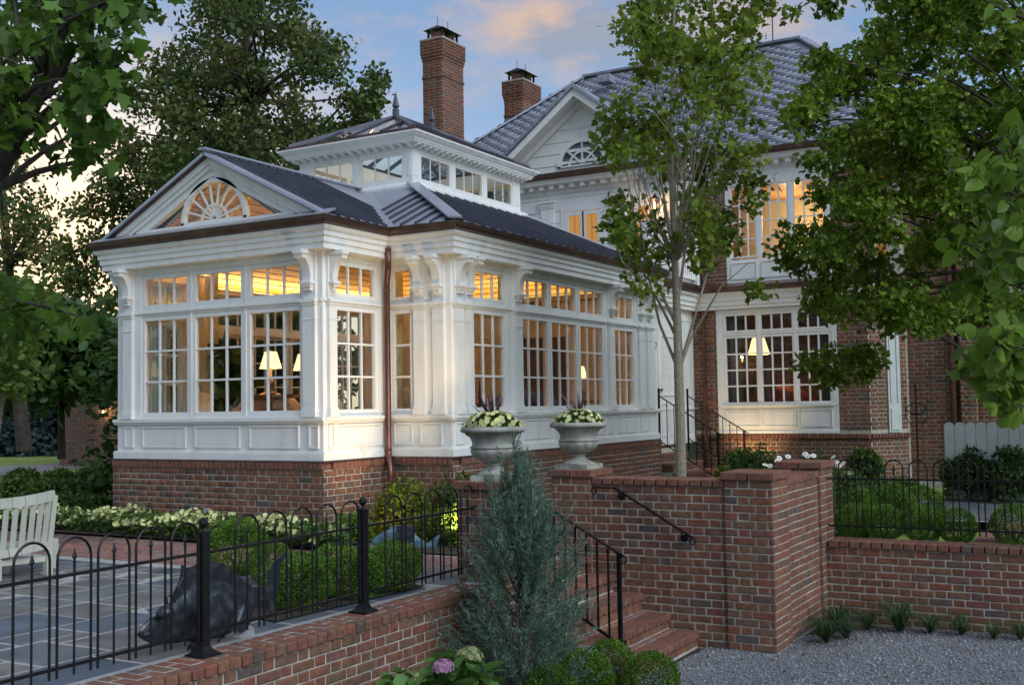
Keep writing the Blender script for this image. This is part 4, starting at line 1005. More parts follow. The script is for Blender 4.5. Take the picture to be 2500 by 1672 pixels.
for s in (5.325, 5.955): fbox(b, mw, s-.02, s+.02, -.05, .028, 1.445, 3.04)
fbox(b, mw, 4.715, 6.59, -.05, .027, 2.655, 2.69); b.build('window_frame', M['white'], house)
for s0, s1 in ((4.762, 5.275), (5.375, 5.905), (6.005, 6.54)):
    window(house, mw, s0, s1, 1.495, 2.605, 3, 4, d=.02, fr=.045, mun=.026); window(house, mw, s0, s1, 2.74, 2.995, 3, 1, d=.02, fr=.045, mun=.026)
    moulding(house, mw, s0-.03, s1+.03, 1.07, 1.36, d=.02, w=.02)
# white shutter-like window on the canted side
cn_ = Vector((dx, dy)).normalized(); nn_ = Vector((cn_.y, -cn_.x)); nn_ = nn_ if nn_.x < 0 else -nn_
def cant(s, d, z): return (HU+cn_.x*s+nn_.x*d, 4.13+cn_.y*s+nn_.y*d, z)
b = MB()
for s0, s1, z0, z1, dd in ((.36, .62, .96, 2.98, .03), (.40, .58, 1.0, 1.35, .045), (.40, .44, 1.45, 2.9, .045), (.54, .58, 1.45, 2.9, .045)):
    vs = [cant(s, d, z) for d in (-.02, dd) for s, z in ((s0, z0), (s1, z0), (s1, z1), (s0, z1))]
    b.add(vs, [(3, 2, 1, 0), (4, 5, 6, 7), (0, 1, 5, 4), (1, 2, 6, 5), (2, 3, 7, 6), (3, 0, 4, 7)])
b.build('side_window', M['gate'], house)
# first-floor cornice and copper skirt roof, running on over the link
lp = [(uE-.05, HV), (HU, HV), (HU, 4.13), (19.42, 3.66)]
MB().sweep(lp, [(-.1, 3.112), (.10, 3.112), (.10, 3.17), (.125, 3.18), (.125, 3.25), (.15, 3.26), (.15, 3.33), (.19, 3.36), (.20, 3.40), (-.1, 3.40)]).build('cornice', M['white'], house)
MB().sweep(lp, [(-.1, 3.402), (.20, 3.402), (.25, 3.43), (.26, 3.49), (.20, 3.50), (-.1, 3.56)]).build('gutter', M['copper'], house)
b = MB(); b.slab([(HU-.18, HV, 3.50), (HU-.18, 4.02, 3.50), (19.32, 4.3, 3.63), (19.32, HV, 3.63)], .02); b.build('skirt_roof', M['copper'], house)
ibox('balcony_floor', (uE+.0, HV-.18, 3.50), (HU, 10.9, 3.56), M['copper'])
# --- second floor of the wing
H2 = 19.3; m2 = wmap('-x', H2)
for y0, y1, z0, z1 in ((4.1, 4.83, 3.3, 5.62), (6.63, HV, 3.3, 5.62), (4.83, 6.63, 3.3, 4.0), (4.83, 6.63, 5.37, 5.62)): ibox('wall', (H2+.001, y0, z0), (19.5, y1, z1), M['mortar'])
lay(house, bonds_axis('-x', H2, 4.1, HV, 3.60, 5.42, holes=[(4.80-4.1, 6.66-4.1, 3.5, 5.45)]), M['bricks'], 'brick', 120)
b = MB(); fbox(b, m2, 4.80, 6.66, -.02, .03, 3.60, 4.03); fbox(b, m2, 4.80, 6.66, -.02, .035, 5.35, 5.62)
for s0, s1 in ((4.80, 4.87), (6.58, 6.66), (5.45, 5.515), (6.025, 6.09)): fbox(b, m2, s0, s1, -.02, .03, 4.03, 5.35)
b.build('window_frame', M['white'], house)
for s0, s1 in ((4.90, 5.42), (5.545, 5.995), (6.12, 6.55)):
    window(house, m2, s0, s1, 4.09, 5.31, 3, 4, d=.02, fr=.03, mun=.024); moulding(house, m2, s0-.02, s1+.02, 3.68, 3.98, d=.03, w=.018)
b = MB(); fbox(b, m2, 4.1, HV, 0, .03, 5.43, 5.62); b.build('frieze', M['white'], house)
# --- clapboard front of the gabled block
mg = wmap('-x', HU+.12)
k = 0; z = 3.56
while z < 5.50:
    b = MB(); h = min(.235, 5.52-z)
    for s0, s1 in ((HV, 7.93), (8.27, 8.87), (9.79, 10.36), (10.56, 11.2)) if 3.6 < z+.1 < 5.25 else ((HV, 11.2),):
        b = MB()
        vs = [mg(s, d, zz) for s in (s0, s1) for d, zz in ((0, z), (.022, z), (.008, z+h), (0, z+h))]
        b.add(vs, [(0, 1, 2, 3), (7, 6, 5, 4), (0, 4, 5, 1), (1, 5, 6, 2), (2, 6, 7, 3), (3, 7, 4, 0)]); b.build('clapboard', M['white'], house)
    z += h
for s, w in ((10.07, .27), (8.57, .27), (7.45, .24)):
    b = MB(); fbox(b, mg, s-w/2, s+w/2, .01, .06, 3.56, 5.26); fbox(b, mg, s-w/2-.03, s+w/2+.03, .01, .09, 5.30, 5.36); fbox(b, mg, s-w/2-.015, s+w/2+.015, .01, .075, 5.26, 5.30); fbox(b, mg, s-w/2-.01, s+w/2+.01, .01, .07, 4.98, 5.0); fbox(b, mg, s-w/2-.05, s+w/2+.05, .01, .12, 5.36, 5.40); b.build('pilaster', M['white'], house)
b = MB(); fbox(b, mg, 8.87, 9.79, -.0, .03, 5.16, 5.24); fbox(b, mg, 8.87, 8.95, 0, .03, 3.56, 5.16); fbox(b, mg, 9.71, 9.79, 0, .03, 3.56, 5.16); fbox(b, mg, 8.95, 9.71, -.06, -.05, 3.56, 5.16) if False else None; b.build('door_casing', M['white'], house)
for s0, s1 in ((9.02, 9.27), (9.38, 9.63)):
    window(house, mg, s0, s1, 3.95, 5.08, 2, 4, d=.03, fr=.07, mun=.03, deep=.04)
window(house, mg, 8.0, 8.2, 3.95, 5.12, 2, 4, d=.03, fr=.07, mun=.03, deep=.04); window(house, mg, 10.42, 10.5, 3.95, 5.05, 1, 3, d=.03, fr=.06, mun=.03, deep=.04)
# cornices with modillions
def eave(path, z, name='cornice'):
    MB().sweep(path, [(-.1, z-.05), (.03, z-.05), (.05, z-.01), (.05, z+.10), (.24, z+.12), (.25, z+.17), (.29, z+.20), (-.1, z+.20)]).build(name, M['white'], house)
    MB().sweep(path, [(-.1, z+.202), (.30, z+.202), (.35, z+.23), (.365, z+.31), (.30, z+.32), (-.1, z+.30)]).build('gutter', M['copper'], house)
eave([(HU+.12, 11.2), (HU+.12, HV)], 5.57); eave([(H2, HV-.05), (H2, 2.9)], 5.62)
def mods(c, a, b, z, step=.207):
    n = int((b-a)/step)
    for k in range(n):
        s = a+(k+.5)*(b-a)/n; m = wmap('-x', c); o = MB(); fbox(o, m, s-.045, s+.045, .04, .19, z+.035, z+.105); fbox(o, m, s-.053, s+.053, .04, .205, z+.105, z+.122); o.build('modillion', M['white'], house)
mods(HU+.12, HV+.05, 11.1, 5.57); mods(H2, 3.0, HV-.1, 5.62)
# pediment
GA, GZ, gs = 9.28, 7.46, .767
gwy = lambda z: (GZ-z)/gs
xg = HU+.10
b = MB(); z = 5.86; 
while z < 7.1:
    b = MB(); h = .22; y0, y1 = gwy(z+.02)-.06, gwy(z+h)-.06
    for sg in (1,):
        vs = [(xg-.02, GA-y0, z), (xg-.02, GA+y0, z), (xg-.004, GA+max(y1, .01), z+h), (xg-.004, GA-max(y1, .01), z+h), (xg+.02, GA-y0, z), (xg+.02, GA+y0, z), (xg+.02, GA+max(y1, .01), z+h), (xg+.02, GA-max(y1, .01), z+h)]
        b.add(vs, [(0, 1, 2, 3), (7, 6, 5, 4), (0, 4, 5, 1), (1, 5, 6, 2), (2, 6, 7, 3), (3, 7, 4, 0)])
    b.build('clapboard', M['white'], house); z += h
b = MB()
for sg in (-1, 1):
    for o0, o1, x0 in ((.05, .20, xg-.40), (.201, .30, xg-.10)):
        pl = [(GA, GZ-o0), (GA, GZ-o1), (GA+sg*(gwy(5.9)-o1/gs), 5.9), (GA+sg*(gwy(5.9)-o0/gs), 5.9)]
        b.prism(pl if sg < 0 else pl[::-1], 'x', x0, xg+.03)
b.build('rake_board', M['white'], house)
b = MB()
for sg in (-1, 1):
    pl = [(GA, GZ+.03), (GA, GZ-.045), (GA+sg*(gwy(5.88)), 5.86), (GA+sg*(gwy(5.88)+.05), 5.88)]
    b.prism(pl if sg < 0 else pl[::-1], 'x', xg-.45, xg+2.2)
b.build('gable_roof', M['slate'], house)
M['darkglass'] = glass('dim_window_glass', (.35, .36, .38), ior=1.7)
lunette(house, xg-.03, GA+.02, 6.01, .53, 4, .26, w=.03, wf=.08, glassm=M['darkglass'])
MB().box((xg-.005, GA-.45, 6.02), (xg-.001, GA+.49, 6.45)).build('attic_blind', M['wood'], house) if False else None
# main roof
RU, RZ, EU, EZ = 22.2, 8.76, 18.98, 5.90; RV1, RV0 = 10.86, 5.98; k_ = RU-EU
E1, E0 = RV1+k_, RV0-k_; EB = 2*RU-EU
b = MB()
b.slab([(EU, E0, EZ), (EU, E1, EZ), (RU, RV1, RZ), (RU, RV0, RZ)][::-1], .06); b.slab([(EU, E1, EZ), (EB, E1, EZ), (RU, RV1, RZ)][::-1], .06)
b.slab([(EB, E1, EZ), (EB, E0, EZ), (RU, RV0, RZ), (RU, RV1, RZ)][::-1], .06); b.slab([(EB, E0, EZ), (EU, E0, EZ), (RU, RV0, RZ)][::-1], .06)
b.build('roof', M['slate'], house)
def slates():
    sl = math.hypot(k_, RZ-EZ); ex = .094; wp = .325; n = int(sl/ex); ang = math.atan2(RZ-EZ, k_)
    ups = np.array([math.cos(ang), 0, math.sin(ang)]); nor = np.array([-math.sin(ang), 0, math.cos(ang)]); al = np.array([0, 1.0, 0]); P = []
    for r in range(n):
        t = r*ex; y0, y1 = E0+t*math.cos(ang), E1-t*math.cos(ang); y = math.ceil(y0/wp)*wp+(r*.37 % 1)*wp
        while y < y1-.1:
            if not (GA-gwy(EZ+t*math.sin(ang)+.0) < y < GA+gwy(EZ+t*math.sin(ang)) and False): P.append(np.array([EU, y, EZ])+ups*t)
            y += wp
    P = np.array(P); d = ((P-CAM)**2).sum(1); o = np.argsort(d)
    def geo(w, th): 
        x0, x1 = 0, w; L_ = ex*1.25
        V = [al*x0+ups*0+nor*.019, al*x1+nor*.019, al*x1+ups*L_+nor*.008, al*x0+ups*L_+nor*.008, al*x0+nor*.011, al*x1+nor*.011, al*x1+ups*L_-nor*.002, al*x0+ups*L_-nor*.002]
        return np.array(V), np.array([(0, 3, 2, 1), (4, 5, 6, 7), (0, 1, 5, 4), (1, 2, 6, 5), (2, 3, 7, 6), (3, 0, 4, 7)])
    V, F = geo(wp-.004, .012); me = npmesh('slate', V, F, M['slate'])
    for i in o[:300]:
        q = link('slate', me, house); q.location = T3(P[i]+nor*rng.uniform(0, .002))
    r_ = P[o[300:]]; VV = (V[None]+(r_+nor*rng.uniform(0, .002, (len(r_), 1)))[:, None]).reshape(-1, 3)
    stuff(link('slates', npmesh('slates', VV, (F[None]+(np.arange(len(r_))*8)[:, None, None]).reshape(-1, 4), M['slate']), house))
slates()
b = MB(); b.bar((RU, RV0, RZ+.03), (RU, RV1, RZ+.03), .22, .05); b.bar((EU, E1, EZ+.04), (RU, RV1, RZ+.04), .2, .04); b.bar((EU, E0, EZ+.04), (RU, RV0, RZ+.04), .2, .04); b.build('ridge_cap', M['slate'], house)
for y in (RV1-1.3, RV1-4.3): MB().tube([(RU, y, RZ+.05), (RU, y, RZ+.55)], .012, 5).build('lightning_rod', M['iron'], house)
o = MB(); p = PU(1478, 191, 21.4); o.box((21.3, p[1]-.14, p[2]-.10), (21.6, p[1]+.14, p[2]+.06)); o.build('roof_vent', M['slate'], house)
# --- chimneys
def chimney(ca, xl, xr, ytop, u, yb):
    c = PU(ca[0], ca[1], u); l = PU(xl, ca[1], u); r = PV(xr, ca[1], c[1]); z1 = PU(ca[0], ytop, u)[2]; x0, x1, y0, y1 = u, r[0], c[1], l[1]
    b = MB(); b.box((x0-.002, y0-.002, 4.5), (x1-.012, y1-.0, z1-.30)); b.box((x0-.034, y0-.034, z1-.34), (x1+.03, y1+.034, z1-.021)); o = b.build('chimney', M['chimney_mortar'], house); it = []
    n = int((z1-yb)/CO); 
    for k in range(n):
        z = z1-(k+1)*CO; e = .04 if k < 5 else max(0, .04-.013*(k-4)) if k < 8 else (.014 if k == 12 else 0)
        for f, a, q, cc in (('-x', y0-e, y1+e, x0-e), ('-y', x0-e, x1+e, y0-e)):
            for t in bonds_axis(f, cc, a, q, z, z+CO*.999, depth=.11, shift=(.153 if k % 2 else 0)): it.append(t)
    lay(o, it, M['bricks'], 'brick', 0, 'brickwork')
    cx, cy, w, l_ = (x0+x1)/2, (y0+y1)/2, (x1-x0)/2, (y1-y0)/2
    MB().box((x0-.05, y0-.05, z1-.02), (x1+.05, y1+.05, z1+.012)).build('crown_slab', M['joint'], o)
    f = MB()
    for dx_ in (-.45, .45): f.box((cx+dx_*w-.1, cy-.12, z1), (cx+dx_*w+.1, cy+.12, z1+.20))
    f.build('flue', M['bricks_red'], o)
    cp = MB(); zc = z1+.24
    cp.add([(cx-w*.9, cy-l_*1.05, zc), (cx+w*.9, cy-l_*1.05, zc), (cx+w*.9, cy+l_*1.05, zc), (cx-w*.9, cy+l_*1.05, zc), (cx-w*.5, cy, zc+.13), (cx+w*.5, cy, zc+.13)], [(0, 1, 5, 4), (1, 2, 5), (2, 3, 4, 5), (3, 0, 4), (3, 2, 1, 0)])
    for a in (-1, 1):
        for e in (-1, 1): cp.box((cx+a*w*.7-.02, cy+e*l_*.7-.02, z1), (cx+a*w*.7+.02, cy+e*l_*.7+.02, zc+.02))
        cp.tube([(cx+a*w*.5, cy, zc+.1), (cx+a*w*.5, cy, zc+.32)], .008, 4)
    cp.build('chimney_cap', M['iron'], o)
chimney((1080.5, 200), 1032.5, 1131, 90.5, 20.2, 5.5); chimney((1276.5, 245), 1231, 1316, 193, 23.3, 6.0)
# --- dark brick wing on the right
WU = 19.8; mr = wmap('-x', WU)
ibox('wall', (WU+.001, -5, 0), (20.4, 3.9, 5.7), M['mortar'])
lay(house, bonds_axis('-x', WU, -1.2, 3.75, .13, 5.5, holes=[(3.35, 3.62, 2.5, 4.2)]), M['bricks'], 'brick', 0, 'brickwork')
ibox('corner_pier', (WU-.16, 2.62, 0), (WU+.0, 2.86, 5.6), M['mortar'])
lay(house, bonds_axis('-x', WU-.16, 2.62, 2.86, .13, 5.5)+bonds_axis('-y', 2.62, WU-.16, WU, .13, 5.5), M['bricks'], 'brick', 0, 'brickwork')
MB().tube([(WU-.07, 2.97, 5.6), (WU-.07, 2.97, .1)], .05, 8).build('downspout', M['pipe'], house)
b = MB(); fbox(b, mr, -1.2, 2.6, 0, .16, 2.9, 3.02); fbox(b, mr, -1.2, 2.6, 0, .2, 3.02, 3.3); b.build('cornice', M['gate'], house)
window(house, mr, 1.7, 2.5, 3.5, 4.6, 3, 4, d=.03, fr=.05, gm=M['darkglass'])
MB().tube([(HU-.07, 6.98, 3.12), (HU-.02, 7.05, 3.1)], .03, 6).build('pipe_elbow', M['pipe'], house)
MB().tube([(HU-.06, 7.0, 3.3), (HU-.06, 6.93, 3.05), (HU-.06, 6.93, .1)], .034, 8).build('downspout', M['pipe'], house)
MB().tube([(H2-.05, 7.1, 5.6), (H2-.05, 7.08, 3.55)], .034, 8).build('downspout', M['pipe'], house)
# --- distant left wing of the house
ibox('wall', (21.0, 24.2, 0), (24, 26.9, 3.2), M['mortar'])
lay(house, bonds_axis('-x', 21.0, 24.2, 26.9, .0, 3.2)+bonds_axis('-y', 24.2, 21, 24, 0, 3.2), M['bricks'], 'brick', 0, 'brickwork')
# --- rooms seen through the wing's windows
ibox('room_floor', (18.9, 4.2, .86), (21.4, HV, .9), M['wood']); ibox('room_ceiling', (18.9, 4.0, 3.12), (21.4, HV, 3.3), M['redwall'])
ibox('room_wall', (21.3, 3.93, .9), (21.39, HV, 3.12), M['redwall']); ibox('room_wall', (19.46, HV-.06, .9), (21.3, HV-.0, 5.4), M['redwall'])
ibox('room_wall', (21.3, 3.93, 3.3), (21.39, HV, 5.5), M['inner']); ibox('room_ceiling', (19.5, 3.93, 5.36), (21.39, HV-.07, 5.45), M['amberwood'])
cu = MB()
for y in list(np.arange(6.35, 6.75, .055))+list(np.arange(4.5, 5.0, .055)): cu.tube([(19.05, y, .92), (19.05+.02*math.sin(y*60), y, 3.08)], .03, 6)
cu.build('curtain', M['curtain'], house)
MB().box((18.90, 8.9, 3.6), (18.925, 9.75, 5.2)).build('door_blind', M['litblind'], house); MB().box((18.90, 7.9, 3.6), (18.925, 8.28, 5.2)).build('door_blind', M['litblind'], house)
# balcony balustrade
bal = thing('balustrade', 'white slatted balcony balustrade above the link beside the gabled block', 'balustrade', (17.5, 7.0, 3.56))
MB().box((16.5, 7.0, 4.28), (18.75, 7.06, 4.34)).build('rail', M['white'], bal); MB().box((16.5, 7.005, 3.64), (18.75, 7.055, 3.70)).build('rail', M['white'], bal)
for x in (16.5, 18.65): MB().box((x-.06, 6.97, 3.56), (x+.06, 7.09, 4.42)).build('post', M['white'], bal)
sm = MB().box((-.028, -.012, 0), (.028, .012, .58)).mesh('slat', M['white'])
for k in range(22): link('slat', sm, bal, (16.65+k*.092, 7.03, 3.70))
# door steps
ds = thing('door_steps', 'brick steps with rounded nosings climbing to the white panelled link door', 'steps', (17.3, 6.5, T))
for k in range(5):
    v = 6.2+.25*k; z = T+.137*(k+1); MB().box((16.62, v+.02, T-.1), (17.95, HV-.001 if k < 4 else HV-.002, z-.06)).build('step_core', M['mortar'], ds)
    it = [(16.60+j*.0757, v+.2, z-.058, 0.0, .067, .2, .058, True) for j in range(18)]; lay(ds, it, M['bricks_red'], 'nosing_brick')
    lay(ds, bonds_axis('-y', v+.02, 16.62, 17.95, z-.137, z-.062)+bonds_axis('-x', 16.62, v+.02, HV, z-.137, z-.062), M['bricks'], 'riser_brick')
    if k < 4: lay(ds, [(16.62+j*.19, v+.29, z-.06, 0.0, .18, .08, .058, True) for j in range(7)], M['paver'], 'tread_brick')
def door_rail(x, label):
    t = thing('handrail', label, 'handrail', (x, 6.5, T), 'black iron handrails')
    y0, y1 = 6.95, 5.98; z0, z1 = 1.62, 1.03; k = (z0-z1)/(y0-y1)
    MB().box((x-.014, y0-.014, .70), (x+.014, y0+.014, z0+.12)).build('post', M['iron'], t); MB().box((x-.014, y1-.014, T), (x+.014, y1+.014, z1)).build('post', M['iron'], t)
    b = MB(); b.bar((x, y0, z0), (x, y1-.05, z1-.03), .03, .014); scroll(b, lambda s, z: (x, s, z), y1-.05, z1-.03, .035, -1); b.build('rail', M['iron'], t)
    MB().bar((x, y0, z0-.72), (x, y1, z1-.72), .012, .016).build('rail', M['iron'], t)
    for j in range(7):
        s = y1+.12*(j+1); z = z1+(s-y1)*k; MB().bar((x, s, z-.72), (x, s, z), .011, .011).build('baluster', M['iron'], t)
door_rail(16.68, 'black iron rail with a ball-topped post on the conservatory side of the door steps'); door_rail(17.93, 'black iron rail ending in a scroll beside the wing of the house')

# ================================================================== TREES
def tree(name, label, cat_pts, base, trunk, leafkind, size, n, m, depth, poly, spread, nclump, crad, bark, up=.5, droop=.3, nlimb=40, tr=.12, group=None, singles=0, extra=None, shell=.55, flat=.75, stray=.06):
    """crown outline `poly` is measured in the plane at `depth`, the crown itself is `spread` deep each way"""
    t = thing(name, label, 'tree', base, group)
    q = in_poly(poly, nclump); dz = rng.uniform(-1, 1, nclump)*spread
    C = np.array([at(x, y, depth+d) for (x, y), d in zip(q, dz)]); rad = crad*rng.uniform(.6, 1.25, nclump)
    tk = MB(); tk.tube(trunk, [tr*(1-.75*i/(len(trunk)-1)) for i in range(len(trunk))], 9, cap=False)
    tr_p = np.array(trunk)
    order = rng.permutation(nclump)[:nlimb]
    for i in order:
        d = np.linalg.norm(tr_p[:, :2]-C[i, :2], axis=1)*.6 + np.maximum(0, tr_p[:, 2]-C[i, 2]+.2)*3 + abs(tr_p[:, 2]-C[i, 2]); j = int(np.argmin(d))
        limb(tk, tr_p[j], C[i], tr*(.30-.2*j/len(trunk)), tr*.05, .10, 5, 6)
        for _ in range(2): limb(tk, C[i]+rng.normal(size=3)*crad*.15, C[i]+rng.normal(size=3)*crad*.6, tr*.06, tr*.02, .1, 3, 3)
    tk.build('trunk', bark, t)
    P = clump_points(C, rad, n, flat, shell)
    ns = int(n*stray); P[:ns] += rng.normal(size=(ns, 3))*crad*.35
    if extra is not None: P = np.concatenate([P, extra])
    leaves('foliage', leafkind, P, size, m, t, up, droop, singles=singles)
    return t
# big oak behind the bay
polyA = [(310, 620), (250, 520), (300, 390), (310, 230), (390, 130), (470, 80), (520, -60), (560, -120), (690, -90), (740, 40), (800, 110), (850, 150), (850, 240), (800, 290), (850, 330), (770, 420), (560, 430), (420, 500)]
trk = [at(640, 900, 30), at(630, 620, 30), at(620, 420, 30), at(610, 250, 30), at(600, 60, 30)]
exA = np.concatenate([clump_points(np.array([at(x, y, 29+rng.uniform(-1, 1)) for x, y in in_poly(p, k)]),   .45, nn, .8) for p, k, nn in (
    ([(800, 340), (870, 270), (905, 170), (925, 190), (930, 235), (890, 300), (850, 380), (780, 400)], 24, 2600), ([(140, 560), (210, 440), (300, 420), (340, 560), (270, 640), (300, 760), (285, 960), (190, 900), (150, 750)], 70, 4600))])
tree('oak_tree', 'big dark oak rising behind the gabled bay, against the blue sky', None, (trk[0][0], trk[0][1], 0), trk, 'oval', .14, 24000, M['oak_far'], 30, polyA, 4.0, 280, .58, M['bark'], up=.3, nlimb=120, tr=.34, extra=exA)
# small-leaved tree at the left edge, further back than the hanging maple
polyB = [(-60, 300), (60, 380), (120, 480), (110, 600), (140, 700), (90, 860), (60, 900), (-60, 900)]
trk = [at(60, 1100, 20), at(40, 900, 20), at(20, 650, 20), at(0, 400, 20), at(-10, 250, 20)]
tree('birch_tree', 'slender small-leaved tree against the sunset glow at the far left', None, (trk[0][0], trk[0][1], 0), trk, 'oval', .10, 2800, M['oak_far'], 20, polyB, 1.6, 60, .40, M['bark'], up=.35, droop=.6, nlimb=34, tr=.14)
# dark magnolia low on the left
polyC = [(-60, 780), (60, 760), (160, 770), (240, 800), (300, 850), (285, 900), (250, 930), (190, 950), (120, 965), (-60, 940)]
trk = [at(150, 1120, 24), at(150, 1000, 24), at(115, 880, 24), at(120, 780, 24)]
tree('magnolia_tree', 'dense dark magnolia with large leaves sweeping low over the left lawn', None, (trk[0][0], trk[0][1], 0), trk, 'oval', .24, 13000, M['magnolia'], 24, polyC, 2.2, 90, .7, M['bark'], up=.45, droop=.5, nlimb=30, tr=.09)
polyD = [(180, 860), (300, 820), (300, 990), (250, 1010), (180, 960)]
trk = [at(250, 1110, 40), at(250, 1000, 40), at(250, 900, 40), at(250, 830, 40)]
tree('maple_tree', 'light green tree glimpsed between the magnolia and the conservatory', None, (trk[0][0], trk[0][1], 0), trk, 'oval', .26, 6000, M['limetree'], 40, polyD, 2.5, 50, .9, M['bark'], nlimb=20, tr=.2)
polyE = [(-80, 600), (60, 640), (140, 720), (60, 790), (-80, 800)]
# bright low tree with bare forked stem at the left edge
polyE = [(-60, 700), (60, 690), (150, 760), (110, 830), (60, 900), (40, 960), (-60, 960)]
trk = [at(-20, 1130, 14), at(0, 1000, 14), at(15, 930, 14), at(10, 840, 14), at(20, 760, 14)]
tree('young_tree', 'young light-leaved tree with a pale forked stem at the left edge', None, (trk[0][0], trk[0][1], 0), trk, 'oval', .09, 3000, M['limetree'], 14, polyE, .8, 40, .32, M['barkpale'], nlimb=14, tr=.05)
# evergreens on the garden side beyond the conservatory, seen through its far windows
for bx, by, lb in ((13.6, 13.6, 'evergreen beyond the conservatory, seen through the far windows behind the houseplant'), (15.3, 13.9, 'evergreen seen through the far windows, behind the lit bay lamp'), (17.0, 14.6, 'evergreen beyond the conservatory closest to the white house wall')):
    t = thing('evergreen_tree', lb, 'tree', (bx, by, 0)); MB().tube([(bx, by, 0), (bx, by, 3.2)], [.1, .03], 6).build('trunk', M['bark'], t)
    leaves('foliage', 'oval', clump_points(np.array([(bx+rng.normal()*.8, by+rng.normal()*.6, z) for z in np.linspace(.5, 3.4, 26)]), .7, 5200, 1), .16, M['magnolia'], t)
# hanging maple in the upper left foreground
polyF = [(-40, -40), (372, -40), (345, 50), (290, 70), (305, 160), (270, 215), (215, 260), (215, 330), (150, 320), (60, 335), (-40, 320)]
trk = [at(-420, 1500, 8), at(-330, 1000, 8), at(-200, 700, 8), at(-60, 520, 8), at(40, 330, 8), at(110, 190, 8), at(150, 60, 8), at(190, -80, 8)]
ex = np.array([at(x, y, 8+rng.uniform(-.4, .4)) for x, y in list(in_poly([(150, 290), (280, 280), (285, 420), (250, 440), (230, 370), (170, 420), (160, 360)], 60))+list(in_poly([(-20, 660), (90, 690), (150, 750), (232, 765), (215, 810), (90, 820), (-20, 840)], 130))+list(in_poly([(120, 345), (190, 335), (200, 400), (150, 425)], 16))])
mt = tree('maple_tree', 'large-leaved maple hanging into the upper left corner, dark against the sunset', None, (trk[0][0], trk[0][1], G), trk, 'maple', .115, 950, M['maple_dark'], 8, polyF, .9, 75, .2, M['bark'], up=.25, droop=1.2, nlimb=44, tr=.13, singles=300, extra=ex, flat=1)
bb = MB()
for pts in ([(-60, 520), (60, 300), (180, 130), (290, -40)], [(-30, 470), (90, 420), (190, 395)], [(-30, 440), (60, 360), (140, 300), (210, 220)], [(-80, 800), (40, 735), (140, 755), (200, 775)], [(-40, 380), (20, 200), (40, 60), (30, -60)], [(190, 395), (230, 380), (265, 330)]):
    bb.tube([at(x, y, 8) for x, y in pts], [.032, .024, .016, .008][:len(pts)], 6, cap=False)
bb.build('branches', M['bark'], mt)
# young maple in front of the house
polyG = [(1530, -60), (1760, -80), (1900, -50), (1850, 120), (1885, 240), (1850, 330), (1880, 420), (1900, 480), (1850, 560), (1780, 630), (1750, 690), (1680, 640), (1620, 620), (1560, 700), (1540, 640), (1490, 590), (1465, 520), (1510, 430), (1480, 370), (1505, 250), (1545, 180), (1520, 90)]
mb_ = (11.33, 4.50)
def mt_at(x, y): return at(x, y, 12.05)
trk = [mt_at(1663, 1190), mt_at(1661, 1050), mt_at(1657, 910), mt_at(1654, 800), mt_at(1648, 640), mt_at(1640, 450), mt_at(1640, 250), mt_at(1645, 50), mt_at(1650, -120)]
ex = np.concatenate([np.array([at(x, y, 12+rng.uniform(-.3, .3)) for x, y in in_poly(p, k)]) for p, k in (([(1880, 240), (1930, 230), (1960, 300), (1950, 360), (1900, 330)], 60), ([(1810, 20), (1960, 10), (1940, 60), (1860, 50)], 60), ([(1500, 620), (1600, 640), (1640, 700), (1580, 760), (1530, 720)], 90), ([(1810, 680), (1905, 690), (1890, 730), (1820, 730)], 60), ([(1510, 520), (1560, 560), (1560, 640), (1520, 620)], 60))])
ym = tree('maple_tree', 'young maple with a pale straight trunk standing before the door steps', None, (trk[0][0], trk[0][1], T), trk[:5], 'maple', .074, 6600, M['maple'], 12.05, polyG, 1.1, 150, .2, M['barkpale'], up=.4, droop=.9, nlimb=46, tr=.062, extra=ex, flat=1.0, stray=.10)
b = MB(); b.tube(trk, [.058, .054, .052, .046, .036, .028, .022, .015, .008], 12, cap=False)
for pts in ([(1657, 905), (1610, 790), (1580, 660), (1560, 520), (1560, 330)], [(1658, 900), (1700, 760), (1740, 620), (1760, 430)], [(1655, 830), (1600, 720), (1520, 640), (1490, 560)], [(1652, 760), (1680, 560), (1700, 330), (1740, 120)], [(1648, 640), (1610, 420), (1600, 200), (1590, 0)], [(1658, 900), (1690, 820), (1760, 700), (1830, 640)], [(1654, 800), (1560, 600), (1530, 420)], [(1640, 450), (1720, 300), (1800, 130), (1850, 40)]):
    k = len(pts); b.tube([at(x, y, 12.05+rng.uniform(-.25, .25)*(i > 0)) for i, (x, y) in enumerate(pts)], [.02*(1-.8*i/(k-1)) for i in range(k)], 6, cap=False)
b.build('branches', M['barkpale'], ym)
